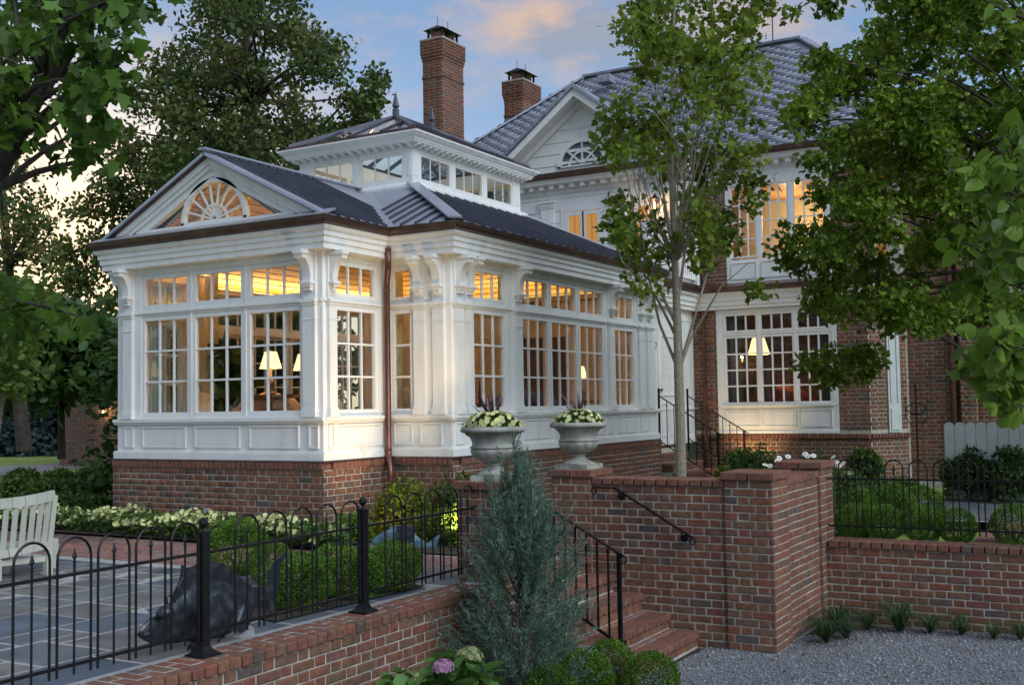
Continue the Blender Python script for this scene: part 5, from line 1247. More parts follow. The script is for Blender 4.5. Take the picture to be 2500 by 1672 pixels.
# pin oak filling the upper right
polyH = [(2020, -60), (2540, -60), (2540, 760), (2400, 780), (2330, 800), (2250, 830), (2150, 800), (2070, 790), (2050, 700), (2030, 640), (1960, 600), (1950, 560), (2010, 500), (1990, 400), (2000, 330), (1950, 290), (2000, 210), (1970, 140), (2010, 90), (1980, 30)]
trk = [at(2680, 1400, 14), at(2670, 1000, 14), at(2650, 700, 14), at(2600, 420, 14), at(2560, 150, 14), at(2530, -100, 14)]
ex = clump_points(np.array([at(x, y, 13+rng.uniform(-.6, .6)) for x, y in list(in_poly([(1960, 880), (2040, 850), (2130, 850), (2160, 910), (2080, 945), (2010, 930)], 16))+list(in_poly([(1930, 560), (2050, 540), (2050, 640), (1960, 680), (1890, 590)], 16))+list(in_poly([(1960, 700), (2060, 680), (2040, 800), (1990, 790)], 12))]),   .2, 1900, .8)
ex = np.concatenate([ex, clump_points(np.array([at(x, y, 13+rng.uniform(-2.2, 2.2)) for x, y in in_poly([(2550, -300), (3000, -400), (3300, 0), (3300, 500), (3000, 820), (2600, 800)], 110)]), .4, 5000, .8)])  # unseen crown beyond the frame, added to shade the low wall
tree('oak_tree', 'broad pin oak with finely cut bright leaves filling the upper right corner', None, (trk[0][0], trk[0][1], T), trk, 'oak', .082, 27000, M['oak'], 13, polyH, 1.6, 230, .27, M['bark'], up=.25, droop=.6, nlimb=70, tr=.16, extra=ex, flat=.7)
# pear shoots hanging in from the right edge
polyI = [(2530, 240), (2480, 330), (2410, 330), (2370, 390), (2420, 470), (2440, 560), (2390, 640), (2370, 700), (2400, 770), (2370, 860), (2420, 930), (2430, 975), (2530, 960)]
trk = [at(2900, 1500, 4.6), at(2850, 1000, 4.6), at(2700, 750, 4.6), at(2560, 600, 4.5)]
ex = np.array([at(x, y, 4.45+rng.uniform(-.08, .08)) for x, y in ((2300, 580), (2330, 555), (2350, 575), (2385, 575), (2345, 625), (2375, 640), (2330, 610), (2315, 905), (2340, 890), (2365, 880), (2390, 875), (2400, 895), (2370, 920), (2345, 915), (2420, 10), (2450, 30), (2390, 0), (2470, 60))])
ex = np.concatenate([ex, np.array([at(x, y, 5+rng.uniform(-.9, 1.2)) for x, y in in_poly([(2560, -300), (3200, -400), (3700, 200), (3600, 900), (2600, 950)], 1300)])])  # further leaves out of view, put in to shade the right corner
pt = tree('pear_tree', 'leafy shoots with broad glossy rounded leaves hanging in at the right edge', None, (trk[0][0], trk[0][1], G), trk, 'heart', .068, 560, M['pear'], 4.5, polyI, .35, 60, .085, M['bark'], up=.25, droop=.9, nlimb=26, tr=.05, singles=300, extra=ex, flat=1)
b = MB()
for pts in ([(2560, 640), (2440, 640), (2370, 600), (2305, 575)], [(2560, 820), (2450, 850), (2380, 880), (2315, 905)], [(2560, 420), (2470, 400), (2420, 360)], [(2540, 60), (2460, 30), (2400, 0)]): b.tube([at(x, y, 4.5) for x, y in pts], [.010, .007, .004, .003][:len(pts)], 5, cap=False)
b.build('branches', M['bark'], pt)
# unseen wood behind the camera, added so the windows reflect dark trees
wc = np.array([(42*math.cos(a)+rng.normal()*3, 42*math.sin(a)+rng.normal()*3, z) for a in np.linspace(R(115), R(215), 34) for z in (1, 3, 5)])
stuff(leaves('wood', 'small', clump_points(wc, 2.2, 12000, .9), 1.0, M['oak_far'], None))
# spruces and the round shrub on the far lawn
def spruce(label, x, y, d, h, r, rz=0):
    p = at(x, y, d); t = thing('spruce_tree', label, 'tree', (p[0], p[1], 0), 'blue spruces on the far lawn')
    MB().tube([(p[0], p[1], 0), (p[0], p[1], h)], [.09, .01], 6).build('trunk', M['bark'], t); P = []; D = []
    for k in range(26):
        z = h*(.04+.92*(k/26)); rr = r*(1-z/h)+.05
        for j in range(9):
            a = rng.uniform(0, 6.28); u_ = np.array([math.cos(a), math.sin(a), -.12])
            for s_ in np.linspace(.15, 1, 9):
                for e in range(5): P.append(np.array([p[0], p[1], z])+u_*rr*s_+rng.normal(size=3)*.07); D.append(u_+rng.normal(size=3)*.6)
    P, D = np.array(P), np.array(D); D /= np.linalg.norm(D, axis=1, keepdims=True); n_ = rng.normal(size=P.shape); X = np.cross(D, n_); X /= np.linalg.norm(X, axis=1, keepdims=True)
    leaves('foliage', 'small', P, .26, M['spruce'], t, frames=(X, D, np.cross(X, D)))
spruce('wide blue spruce with drooping tiers on the lawn behind the hedges', 150, 1110, 41, 2.6, 2.4); spruce('small blue spruce at the left edge of the far lawn', 5, 1110, 40, 2.3, 1.5)
def shrub(name, label, cat, c, rx, rz, m, n, size, kind='small', group=None, up=.3, lumps=9, stem=True, ry=None, shell=.25, singles=0, rough=.30):
    t = thing(name, label, cat, c, group); c = np.array(c, float); ry = ry or rx
    d = rng.normal(size=(lumps, 3)); d /= np.linalg.norm(d, axis=1, keepdims=True); d[:, 2] = np.abs(d[:, 2])*.8
    C = c+np.array([0, 0, rz*.9])*.55+d*np.array([rx, ry, rz])*.55; P = clump_points(C, .55*min(rx, ry, rz*1.1), n, 1.0, shell)
    core = rng.normal(size=(n//3, 3)); core /= np.linalg.norm(core, axis=1, keepdims=True); core[:, 2] = np.abs(core[:, 2]); core = c+core*np.array([rx, ry, rz])*rng.uniform(.75, 1.02, (n//3, 1))
    P = np.concatenate([P, core]); P[:, 2] = np.maximum(P[:, 2], c[2]+.01)
    leaves('foliage', kind, P, size, m, t, up, 0, singles=singles)
    if stem:
        b = MB()
        for k in range(7): a = k*.9; b.tube([(c[0], c[1], c[2]), (c[0]+rx*.5*math.cos(a), c[1]+ry*.5*math.sin(a), c[2]+rz*.8)], [.012, .004], 4, cap=False)
        b.build('stems', M['bark'], t)
    return t
p = at(232, 1100, 33); shrub('round_shrub', 'round clipped dark shrub on the lawn beside the brick wing', 'shrub', (p[0], p[1], 0.0), .75, 1.25, M['magnolia'], 5200, .14, 'oval')
# boxwood balls: one built, the rest copies
def boxball():
    t = thing('boxwood', 'x', 'shrub', (0, 0, 0), None, local=True); n = 7600
    d = rng.normal(size=(n, 3)); d /= np.linalg.norm(d, axis=1, keepdims=True); lump = 1+.07*np.sin(d[:, 0]*7+1)*np.sin(d[:, 1]*6)+.05*np.sin(d[:, 2]*9+d[:, 0]*5)
    P = d*(lump*rng.uniform(.55, 1.0, n)**.33)[:, None]; P[:, 2] = P[:, 2]*.92+.82; P = P[P[:, 2] > 0]
    N_ = len(P); fr = orient(N_, .0); dd = P-np.array([0, 0, .5]); dd = dd/np.linalg.norm(dd, axis=1, keepdims=True)+rng.normal(size=(N_, 3))*.6; dd /= np.linalg.norm(dd, axis=1, keepdims=True)
    X = np.cross(dd, rng.normal(size=(N_, 3))); X /= np.linalg.norm(X, axis=1, keepdims=True)
    leaves('foliage', 'small', P, .085, M['box'], t, frames=(X, dd, np.cross(X, dd)))
    b = MB()
    for k in range(6): b.tube([(0, 0, 0), (.5*math.cos(k), .5*math.sin(k), .8)], [.05, .015], 4, cap=False)
    b.build('stems', M['bark'], t); return t
BX = boxball(); first = [True]
def box(label, loc, r, h=1.0, group=None):
    if first[0]:
        first[0] = False; o = BX; o.location = T3(loc); o.scale = (r, r, r*h)
    else: o = clone(BX, loc, random.uniform(0, 6), (r, r, r*h))
    o['label'] = label
    if group: o['group'] = group
    elif 'group' in o: del o['group']
    return o
gA = 'clipped boxwoods by the gravel'
for (x, y, r), lb in zip(((1432, 1690, .20), (1488, 1655, .19), (1592, 1690, .19), (1345, 1720, .18)), ('rounded boxwood at the bottom edge, tallest left of the stair rail post', 'rounded boxwood touching the foot of the stair rail post', 'rounded boxwood nearest the gravel, in front of the bottom step', 'low boxwood between the juniper and the stair rail boxwoods')):
    p = PZ(x, y+20, G); box(lb, (p[0], p[1], G), r, 1.0, gA)
gB = 'boxwoods clipped into a low hedge behind the terrace fence'
for i, (x, y, lb) in enumerate(((6.02, 5.22, 'hedge boxwood nearest the tail of the dark bronze fish'), (6.28, 5.42, 'second hedge boxwood from the tail of the dark bronze fish'), (6.52, 5.14, 'hedge boxwood just left of the second ball-topped fence post'), (6.85, 5.10, 'hedge boxwood just right of the second ball-topped fence post'), (7.12, 5.22, 'hedge boxwood at the juniper end of the low hedge'), (6.75, 5.5, 'boxwood at the back of the low hedge, behind the fence post'))): box(lb, (x, y, T), .24, .80, gB)
p = PZ(585, 1400, T); box('single round boxwood standing above the dark bronze fish back', (p[0], p[1], T), .26, 1.0); p = PZ(640, 1420, T); box('smaller round boxwood beside the taller one behind the bronze fish', (p[0], p[1]-.1, T), .18)
gC = 'boxwoods behind the plain hooped fence'
for (y, x, r, lb) in ((2.70, 11.45, .20, 'front-row boxwood against the daisy pier'), (2.42, 11.42, .2, 'second front-row boxwood from the daisy pier'), (2.05, 11.45, .2, 'front-row boxwood left of the middle brick gap'), (1.75, 11.48, .19, 'front-row boxwood just left of the narrow brick path'), (1.25, 11.5, .22, 'front-row boxwood right of the narrow brick path'), (2.9, 12.3, .26, 'back boxwood nearest the daisies'), (2.6, 12.7, .26, 'back boxwood in the middle of its row'), (2.35, 13.0, .25, 'back boxwood at the bluestone end of its row')):
    box(lb, (x, y, T), r, .95, gC)
sheet('driveway', [[tuple(PZ(x, y, .03)[:2]) for x, y in ((-200, 1143), (60, 1135), (250, 1126), (260, 1134), (120, 1150), (-200, 1178))]], M['asphalt'], .03)
rf = thing('rail_fence', 'white rail fence far across the lawn at the left edge', 'fence', tuple(at(80, 985, 70)[:2])+(0,))
for k in range(4):
    q0, q1 = at(-60, 962+k*14, 70), at(190, 958+k*14, 70); MB().bar(q0, q1, .06, .16).build('rail', M['white'], rf)
for x in (-20, 52, 124, 180): q = at(x, 955, 70); MB().box((q[0]-.09, q[1]-.09, 0), (q[0]+.09, q[1]+.09, q[2])).build('post', M['white'], rf)
rf = thing('rail_fence', 'weathered grey board fence behind the blue spruces on the left', 'fence', tuple(at(30, 1090, 45)[:2])+(0,))
for k in range(2):
    q0, q1 = at(-60, 1090-k*24, 45), at(110, 1088-k*24, 45); MB().bar(q0, q1, .05, .18).build('rail', M['gate'], rf)
for x in (-10, 84): q = at(x, 1058, 45); MB().box((q[0]-.08, q[1]-.08, 0), (q[0]+.08, q[1]+.08, q[2])).build('post', M['gate'], rf)
# hedges left of the conservatory
gD = 'rounded hedge shrubs left of the conservatory'
for i, (x, y, d, r, lb) in enumerate(((215, 1262, 16.0, .50, 'hedge shrub tucked against the left corner of the plinth'), (165, 1262, 15.5, .46, 'dark hedge shrub right of the bench top corner'), (110, 1215, 18.0, .52, 'hedge shrub above the right end of the bench back'), (205, 1205, 18.5, .52, 'taller hedge shrub left of the plinth, second row'), (40, 1205, 18.5, .52, 'hedge shrub above the bench back at the left edge'), (150, 1185, 20.5, .50, 'hedge shrub in the back row below the lawn'), (60, 1180, 21.0, .5, 'back-row hedge shrub near the drive at the left edge'), (230, 1170, 21.5, .5, 'yellowish hedge shrub in the back row beside the plinth'))):
    p = at(x, y, d); shrub('hedge_shrub', lb, 'shrub', (p[0], p[1], .02), r, max(.22, (p[2]+.26)*.70), M['hedge'], 3600, .07, group=gD)

# ================================================================== PLANTS NEAR THE TERRACE
A8 = np.linspace(0, 2*math.pi, 8, endpoint=False)
TPL['flower'] = (np.array([(0, 0, 0)]+[((1 if i % 2 else .86)*math.cos(a), (1 if i % 2 else .86)*math.sin(a), .32) for i, a in enumerate(A8)], float)*.5, np.array([(0, i+1, (i+1) % 8+1) for i in range(8)]))
# blue-green juniper
def juniper():
    c = np.array([6.98, 4.0, G]); t = thing('juniper', 'tall feathery blue-green juniper standing in front of the steps and pier', 'shrub', c)
    H_ = 1.80; P = []; D = []; tk = MB(); tk.tube([c, c+[0, 0, .8], c+[.02, .03, 1.5]], [.035, .02, .006], 6, cap=False)
    dryP, dryD = [], []
    for k in range(560):
        h = rng.uniform(0, 1)**1.25; a = rng.uniform(0, 6.283); rmax = (.60*(1-h)**.66*(.72+.28*min(1, h*4+.2))+.02)*(1+.22*math.sin(3*a+h*9)); rr = rmax*rng.uniform(.3, 1.08)**.6
        base = c+np.array([rr*.55*math.cos(a), rr*.55*math.sin(a), max(.04, h*H_*.86-.10)])
        tip = c+np.array([rr*1.12*math.cos(a), rr*1.12*math.sin(a), h*H_*.86+rng.uniform(.06, .34)])
        if k % 7 == 0: tk.tube([c+[0, 0, h*H_*.6], base, tip-(tip-base)*.3], [.008, .005, .002], 4, cap=False)
        L_ = tip-base; n = 26
        for s_ in np.linspace(0, 1, n):
            p = base+L_*s_; d = L_/np.linalg.norm(L_)+rng.normal(size=3)*.5
            for e in range(4):
                q = p+rng.normal(size=3)*.013*(1.4-s_)
                (dryP if (rr < rmax*.55 and h < .55 and rng.uniform() < .35) else P).append(q); (dryD if len(dryP)+len(P) and len(dryP) > len(dryD) else D).append(d+rng.normal(size=3)*.25)
    for nm, p_, d_, m in (('foliage', P, D, M['juniper']), ('dry_foliage', dryP, dryD, M['juniper_dry'])):
        p_, d_ = np.array(p_), np.array(d_); d_ /= np.linalg.norm(d_, axis=1, keepdims=True); X = np.cross(d_, rng.normal(size=p_.shape)); X /= np.linalg.norm(X, axis=1, keepdims=True)
        stuff(leaves(nm, 'needle', p_, .040, m, t, frames=(X*1.3, d_, np.cross(X, d_)), var=.5))
    tk.build('trunk', M['bark'], t)
juniper()
# hydrangea
h0 = at(1080, 1700, 6.5); hy = thing('hydrangea', 'hydrangea with broad green leaves and one pink flower head at the bottom edge', 'shrub', (h0[0], h0[1], G))
pp = np.array([at(x, y, 6.5+rng.uniform(-.2, .25)) for x, y in in_poly([(930, 1650), (985, 1640), (1040, 1640), (1090, 1595), (1160, 1605), (1200, 1640), (1240, 1700), (1240, 1760), (920, 1760), (935, 1690)], 420)])
leaves('foliage', 'heart', pp, .105, M['hydr'], hy, up=.55, droop=.7, singles=140)
b = MB()
for k in range(9): q = pp[k*20]; b.tube([(h0[0], h0[1], G), q], [.008, .004], 5, cap=False)
b.build('stems', M['bark'], hy)
def head(x, y, d, r, m, nm):
    c = at(x, y, d); q = rng.normal(size=(150, 3)); q /= np.linalg.norm(q, axis=1, keepdims=True); q[:, 2] = np.abs(q[:, 2])*.9; P = c+q*r*rng.uniform(.75, 1, (150, 1))
    n = q; X = np.cross(n, rng.normal(size=n.shape)); X /= np.linalg.norm(X, axis=1, keepdims=True); leaves(nm, 'flower', P, r*.42, m, hy, frames=(X, np.cross(n, X), n))
head(1083, 1632, 6.25, .062, M['pink'], 'flower_head'); M['greenflower'] = leafm('pale_green_floret', (.34, .38, .16), (.40, .44, .20), (.46, .50, .26))
head(1087, 1612, 6.45, .05, M['greenflower'], 'flower_head'); head(1146, 1606, 6.4, .075, M['greenflower'], 'flower_head'); head(1010, 1660, 6.35, .05, M['greenflower'], 'flower_head')
# petunias in front of the bay
def petunias(name, label, pts, n_f, n_l, fs, ls, parent=None, hgt=.2):
    fr = orient(len(pts), .5); return fr
bedpoly = [(8.62, 12.4), (8.60, 11.0), (8.50, 9.2), (8.42, 7.6), (8.40, 6.9), (8.75, 6.9), (9.0, 7.6), (9.12, 9.0), (9.15, 12.4)]
q = in_poly(bedpoly, 5200); P = np.c_[q, T+.03+rng.uniform(0, 1, len(q))**.7*.20]; 
bed = leaves('petunia_foliage', 'oval', P, .06, M['petleaf'], None, up=.5); tag(bed, kind='stuff')
q = in_poly(bedpoly, 1050); hgt = .20+.05*np.sin(q[:, 1]*5)+.03*np.sin(q[:, 1]*13); P = np.c_[q, T+hgt*rng.uniform(.75, 1.12, len(q))]
f = rng.normal(size=P.shape)*.55+np.array([-.6, -.35, .55]); f /= np.linalg.norm(f, axis=1, keepdims=True); X = np.cross(f, rng.normal(size=P.shape)); X /= np.linalg.norm(X, axis=1, keepdims=True)
fl = leaves('petunia_flowers', 'flower', P, .056, M['petunia'], None, frames=(X, np.cross(f, X), f)); tag(fl, kind='stuff')
# urns
def urn():
    t = thing('stone_urn', 'x', 'urn', (0, 0, 0), 'weathered stone urns on the brick piers', local=True); m = M['stone']
    MB().box((-.165, -.165, 0), (.165, .165, .045)).build('base', m, t)
    MB().lathe([(.155, .045), (.15, .055), (.115, .07), (.08, .088), (.062, .105), (.056, .118), (.068, .124), (.068, .136), (.055, .142)], (0, 0, 0), 28).build('foot', m, t, smooth=True)
    prof = [(.055, .142), (.105, .155), (.145, .178), (.172, .205), (.182, .232), (.178, .252)]
    MB().lathe(prof, (0, 0, 0), 96, lambda i, k: (.055*abs(math.cos(k*math.pi/8))-.03)*(1 if 0 < i < 5 else .3)).build('gadrooned_bowl', m, t, smooth=True)
    MB().lathe([(.178, .252), (.19, .258), (.19, .268), (.172, .276), (.17, .30), (.182, .335), (.208, .365), (.24, .382), (.262, .392), (.262, .408), (.255, .418), (.25, .428), (.225, .428), (.20, .40), (.0, .39)], (0, 0, 0), 40).build('rim', m, t, smooth=True)
    return t
U1 = urn(); U1.location = (9.335, 4.70, .912); U1['label'] = 'weathered stone urn in full view on the pier above the grab rail'
U2 = clone(U1, (7.735, 4.66, .912), .4, 1.0, 'weathered stone urn partly behind the tip of the blue-green juniper')
def urn_plants(label, c):
    t = thing('potted_petunias', label, 'flowers', c, 'pale yellow petunias in the urns'); c = np.array(c)
    d = rng.normal(size=(1300, 3)); d /= np.linalg.norm(d, axis=1, keepdims=True); d[:, 2] = np.abs(d[:, 2]); P = c+d*np.array([.235, .235, .13])*rng.uniform(.4, 1, (1300, 1))**.5+np.array([0, 0, -.01])
    leaves('foliage', 'oval', P, .035, M['petleaf'], t, up=.4); n = 120
    d = rng.normal(size=(n, 3)); d /= np.linalg.norm(d, axis=1, keepdims=True); d[:, 2] = np.abs(d[:, 2]); P = c+d*np.array([.245, .245, .145]); X = np.cross(d, rng.normal(size=d.shape)); X /= np.linalg.norm(X, axis=1, keepdims=True)
    leaves('flowers', 'flower', P, .046, M['petunia'], t, frames=(X, np.cross(d, X), d))
    P = np.repeat(c[None]+[0, 0, .05], 26, 0); D = rng.normal(size=(26, 3))*np.array([.42, .42, .2])+np.array([0, 0, .9]); D /= np.linalg.norm(D, axis=1, keepdims=True); X = np.cross(D, rng.normal(size=D.shape)); X /= np.linalg.norm(X, axis=1, keepdims=True)
    leaves('spiky_grass', 'needle', P, .25, M['spike'], t, frames=(X, D, np.cross(X, D)))
urn_plants('yellow petunias with burgundy spikes in the fully visible urn', (9.335, 4.70, 1.315)); urn_plants('yellow petunias in the urn behind the juniper tip', (7.735, 4.66, 1.315))
# shrubs by the house and beds
shrub('golden_lit_shrub', 'loose golden-green shrub at the foot of the copper downspout', 'shrub', (9.85, 7.05, T), .36, .50, M['golden'], 2200, .05, 'oval', lumps=16, shell=.6); shrub('dark_shrub', 'dark green shrub just right of the golden shrub by the plinth', 'shrub', (10.35, 6.55, T), .42, .55, M['hedge'], 2600, .05, 'oval')
shrub('low_shrub', 'low green shrub against the plinth corner behind the petunias', 'shrub', (9.2, 7.25, T), .25, .22, M['box'], 1500, .035)
shrub('golden_lit_shrub', 'bright yellow low shrub lit from below behind the blue fish', 'shrub', (9.55, 6.45, T), .27, .26, M['golden'], 1700, .042, 'oval')  # yellow lamplight from below is painted into these leaves
shrub('low_shrub', 'green mounded shrub between the blue fish and the first urn pier', 'shrub', (9.45, 5.95, T), .32, .36, M['box'], 2600, .035)
for x, y, d, rx, rz, mm, lb in ((1835, 1140, 17.6, .48, .52, 'hedge', 'wide dark shrub under the lit panel of the wing window'), (1985, 1125, 18.0, .30, .36, 'hedge', 'small dark shrub right of the wide one under the wing window'), (2105, 1140, 17.4, .32, .50, 'hedge', 'upright dark shrub before the brick corner of the wing'), (2365, 1150, 15.0, .34, .62, 'magnolia', 'dark upright shrub before the left end of the white board fence'), (2470, 1150, 14.6, .34, .60, 'magnolia', 'dark upright shrub before the right part of the white board fence'), (1775, 1150, 16.8, .22, .30, 'golden', 'small yellow-lit shrub beside the lower post of the door rail')):  # the yellow-lit shrub carries its lamplight in the leaf colour
    p = at(x, y, d); shrub('shrub', lb, 'shrub', (p[0], p[1], T), rx, rz, M[mm], 2600, .055, 'oval')
gcp = np.array([at(x, y, 16) for x, y in in_poly([(2150, 1130), (2300, 1100), (2330, 1160), (2150, 1180)], 2500)]); gq = in_poly([(13.2, 2.95), (16.5, 3.0), (18.5, 3.4), (18.4, 4.6), (13.2, 3.5)], 7000)
tag(leaves('ground_cover', 'oval', np.c_[gq, T+rng.uniform(0, .14, len(gq))], .05, M['hedge'], None), kind='stuff')
gq = in_poly([(9.6, 3.2), (11, 3.2), (16.2, 4.6), (16.3, 5.6), (11.5, 5.9), (9.7, 4.6)], 6000); tag(leaves('low_planting', 'oval', np.c_[gq, T+rng.uniform(0, .10, len(gq))], .045, M['hedge'], None), kind='stuff')
sheet('bluestone_walk', [[(13.4, 2.6), (16.3, 3.0), (17.5, -3), (13.4, -3)]], M['joint'], T+.0)
walk = struct(bpy.data.objects.new('side_walk', None)); COL.objects.link(walk); walk.location = (15, 1, T); BASE['side_walk'] = (15, 1, T); it = []
for i in range(7):
    y = 2.75; 
    while y > -1.5:
        w = random.uniform(.3, .6); it.append((13.5+i*.42, y, T-.02, 0, .405, w-.015, .03, True)); y -= w
lay(walk, it, M['bluestone'], 'bluestone'); it = [(11.1+k*.1, 1.62, T-.02, 0, .09, .2, .03, True) for k in range(23)]+[(11.1+k*.1, 1.41, T-.02, 0, .09, .1, .03, True) for k in range(23)]; lay(walk, it, M['paver'], 'paver')
def daisies(label, pts, d):
    p0 = at(pts[0][0], pts[0][1]+40, d); t = thing('daisies', label, 'flowers', (p0[0], p0[1], T), 'white daisies behind the walls'); st = MB(); fw = []
    for x, y in pts:
        c = at(x, y, d+rng.uniform(-.1, .1)); st.tube([(c[0]+.05*rng.normal(), c[1]+.05*rng.normal(), T), c], .004, 4, cap=False)
        n = Vector((-.5+.3*rng.normal(), -.2+.3*rng.normal(), .75)).normalized(); X = n.orthogonal().normalized(); Y = n.cross(X); f = MB()
        for k in range(14):
            a0, a1 = 2*math.pi*k/14, 2*math.pi*(k+.8)/14; C = Vector(c); f.add([C, C+(X*math.cos(a0)+Y*math.sin(a0))*.030, C+(X*math.cos(a1)+Y*math.sin(a1))*.030], [(0, 1, 2)])
        o = f.build('flower', M['daisy'], t); MB().lathe([(.011, 0), (.012, .004), (.006, .009)], T3(Vector(c)-Vector((0, 0, .002))), 8).build('flower_eye', M['yolk'], o)
    st.build('stems', M['petleaf'], t); pp_ = np.array([at(x+rng.normal()*25, y+rng.uniform(15, 60), d) for x, y in pts for _ in range(40)]); leaves('foliage', 'oval', pp_, .05, M['petleaf'], t)
daisies('white daisies showing above the gap between the two right piers', [(1868, 1134), (1880, 1137), (1898, 1125), (1903, 1118), (1924, 1114), (1966, 1108), (1972, 1113), (1986, 1112), (2034, 1115)], 11.6)
daisies('white daisies beside the far brick pier, behind the hooped fence', [(2042, 1128), (2050, 1138), (2058, 1131), (2046, 1136), (2062, 1152), (2074, 1154), (2036, 1126)], 11.8)
# liriope tufts
def tuft():
    t = thing('liriope_tuft', 'x', 'plant', (0, 0, 0), 'grassy tufts along the foot of the low wall', local=True); V, F = [], []
    for k in range(110):
        a = rng.uniform(0, 6.28); r = rng.uniform(.10, .34); h = rng.uniform(.08, .24); w = .005; x, y = math.cos(a), math.sin(a); b0 = len(V)
        for s_, zz in ((0, 0), (.35, .75), (.7, 1.0), (1, .72)): V += [(x*r*s_-y*w*(1-s_*.8), y*r*s_+x*w*(1-s_*.8), h*zz), (x*r*s_+y*w*(1-s_*.8), y*r*s_-x*w*(1-s_*.8), h*zz)]
        F += [(b0+i*2, b0+i*2+1, b0+i*2+3, b0+i*2+2) for i in range(3)]
    link('blades', npmesh('blades', V, F, M['liriope']), t); return t
TF = tuft(); spots = [(9.75, 2.62, 'grassy tuft nearest the corner pier in the dark bed'), (9.98, 2.52, 'second grassy tuft beside the tall wall'), (10.2, 2.6, 'grassy tuft midway along the tall wall'), (10.05, 2.72, 'grassy tuft close against the tall wall'), (10.42, 2.62, 'grassy tuft in the inner corner of the walls'), (10.5, 2.35, 'grassy tuft just right of the inner corner'), (10.52, 2.1, 'spreading grassy tuft at the low wall, left of its middle'), (10.55, 1.85, 'grassy tuft at the middle of the low wall'), (10.56, 1.6, 'pale-bladed grassy tuft right of the middle of the low wall'), (10.58, 1.35, 'grassy tuft second from the right edge at the low wall'), (10.58, 1.12, 'grassy tuft at the right edge of the low wall')]
for i, (x, y, lb) in enumerate(spots):
    o = TF if i == 0 else clone(TF, (x, y, G), i*1.3, random.uniform(.6, 1.3), lb)
    o.location = (x+random.uniform(-.1, .06), y+random.uniform(-.08, .08), G); o['label'] = lb

fq = np.array([PZ(x, y, G+.006) for x, y in in_poly([(1560, 1640), (1700, 1600), (1920, 1600), (2060, 1525), (2480, 1535), (2480, 1670), (1560, 1670)], 60)])
tag(leaves('fallen_leaves', 'oval', fq, .04, M['juniper_dry'], None, up=.9), kind='stuff')
sp_ = in_poly([(9.5, 2.75), (9.6, 2.45), (10.3, 2.2), (10.75, 1.2), (10.75, 2.7)], 1500); sp_ = np.c_[sp_, np.full(1500, G+.0)]
tag(leaves('bark_chips', 'needle', sp_, .05, M['juniper_dry'], None, up=.75), kind='stuff')
# ================================================================== FISH, BENCH, FENCE, FITTINGS
def fish(name, label, Pf, wd, top, bot, fins, m, wide, extra=None):
    """Pf(x, y) maps the side view to the fish's own mid-plane; wd is the sideways direction"""
    c = Pf(top[len(top)//2][0], bot[len(bot)//2][1]); t = thing(name, label, 'sculpture', (c[0], c[1], T)); wd = np.array(wd); xs = np.linspace(top[0][0]+1, top[-1][0], 46); b = MB(); n = 24; vs = []; sm_ = lambda P: (lambda q: [q := np.r_[q[0], (q[:-2]+2*q[1:-1]+q[2:])/4, q[-1]] for _ in range(5)][-1])(np.interp(xs, [p[0] for p in P], [p[1] for p in P])); YT, YB = sm_(top), sm_(bot)
    for i, x in enumerate(xs):
        yt, yb = YT[i], YB[i]; a, d = Pf(x, yt), Pf(x, yb); ce, hv = (a+d)/2, (a-d)/2; hw = np.linalg.norm(hv)*wide*(1 if i < 30 else 1-.55*(i-30)/15)
        for k in range(n): an = 2*math.pi*k/n; vs.append(ce+hv*math.cos(an)+wd*hw*math.sin(an))
    b.add(vs, [(i*n+k, i*n+(k+1) % n, (i+1)*n+(k+1) % n, (i+1)*n+k) for i in range(len(xs)-1) for k in range(n)]+[tuple(range(n)), tuple((len(xs)-1)*n+k for k in range(n))]); b.build('body', m, t, smooth=True)
    for nm, poly, off in fins:
        f = MB(); q = [Pf(x, y) for x, y in poly]; k = len(q); vs = [p+wd*(off-.006) for p in q]+[p+wd*(off+.006) for p in q]
        f.add(vs, [tuple(range(k)), tuple(range(2*k-1, k-1, -1))]+[(i, k+i, k+(i+1) % k, (i+1) % k) for i in range(k)]); f.build(nm, m, t)
    return t
r5 = lambda L_: [(300+x/5.0587, 1330+y/5.0587) for x, y in L_]
VF = 4.93; Pf1 = lambda x, y: PV(x, y, VF)
top = r5([(178, 1105), (215, 1000), (350, 872), (470, 870), (560, 760), (660, 640), (760, 540), (950, 480), (1080, 405), (1200, 405), (1350, 470), (1500, 510), (1620, 520), (1760, 505), (1840, 505)])
bot = r5([(178, 1120), (250, 1180), (360, 1222), (480, 1230), (600, 1218), (750, 1195), (1000, 1172), (1130, 1160), (1260, 1120), (1380, 1060), (1500, 975), (1600, 820), (1680, 690), (1760, 640), (1840, 620)])
fins = [('dorsal_fin', r5([(560, 770), (640, 560), (705, 440), (728, 240), (780, 275), (860, 265), (920, 225), (1000, 245), (1080, 190), (1160, 215), (1240, 225), (1310, 300), (1400, 370), (1500, 450), (1600, 505), (1500, 540), (1200, 460), (950, 560), (760, 640)]), 0),
        ('tail_fin', r5([(1780, 500), (1800, 340), (1880, 190), (2030, 70), (2010, 130), (1945, 230), (1925, 420), (1905, 560), (1880, 620), (1885, 760), (1845, 850), (1790, 770), (1760, 650), (1800, 600)]), 0),
        ('pelvic_fin', r5([(700, 1180), (720, 1270), (780, 1330), (800, 1260), (840, 1190)]), -.08), ('anal_fin', r5([(1330, 1040), (1380, 1070), (1420, 1065), (1450, 1085), (1500, 1060), (1550, 990), (1600, 920), (1600, 780), (1500, 900)]), 0),
        ('gill_cover', r5([(690, 660), (800, 690), (940, 590), (960, 800), (940, 1040), (800, 1070), (780, 900)]), -.155), ('pectoral_fin', r5([(1240, 660), (1260, 700), (1250, 900), (1150, 960), (1130, 900), (1170, 760)]), -.165)]
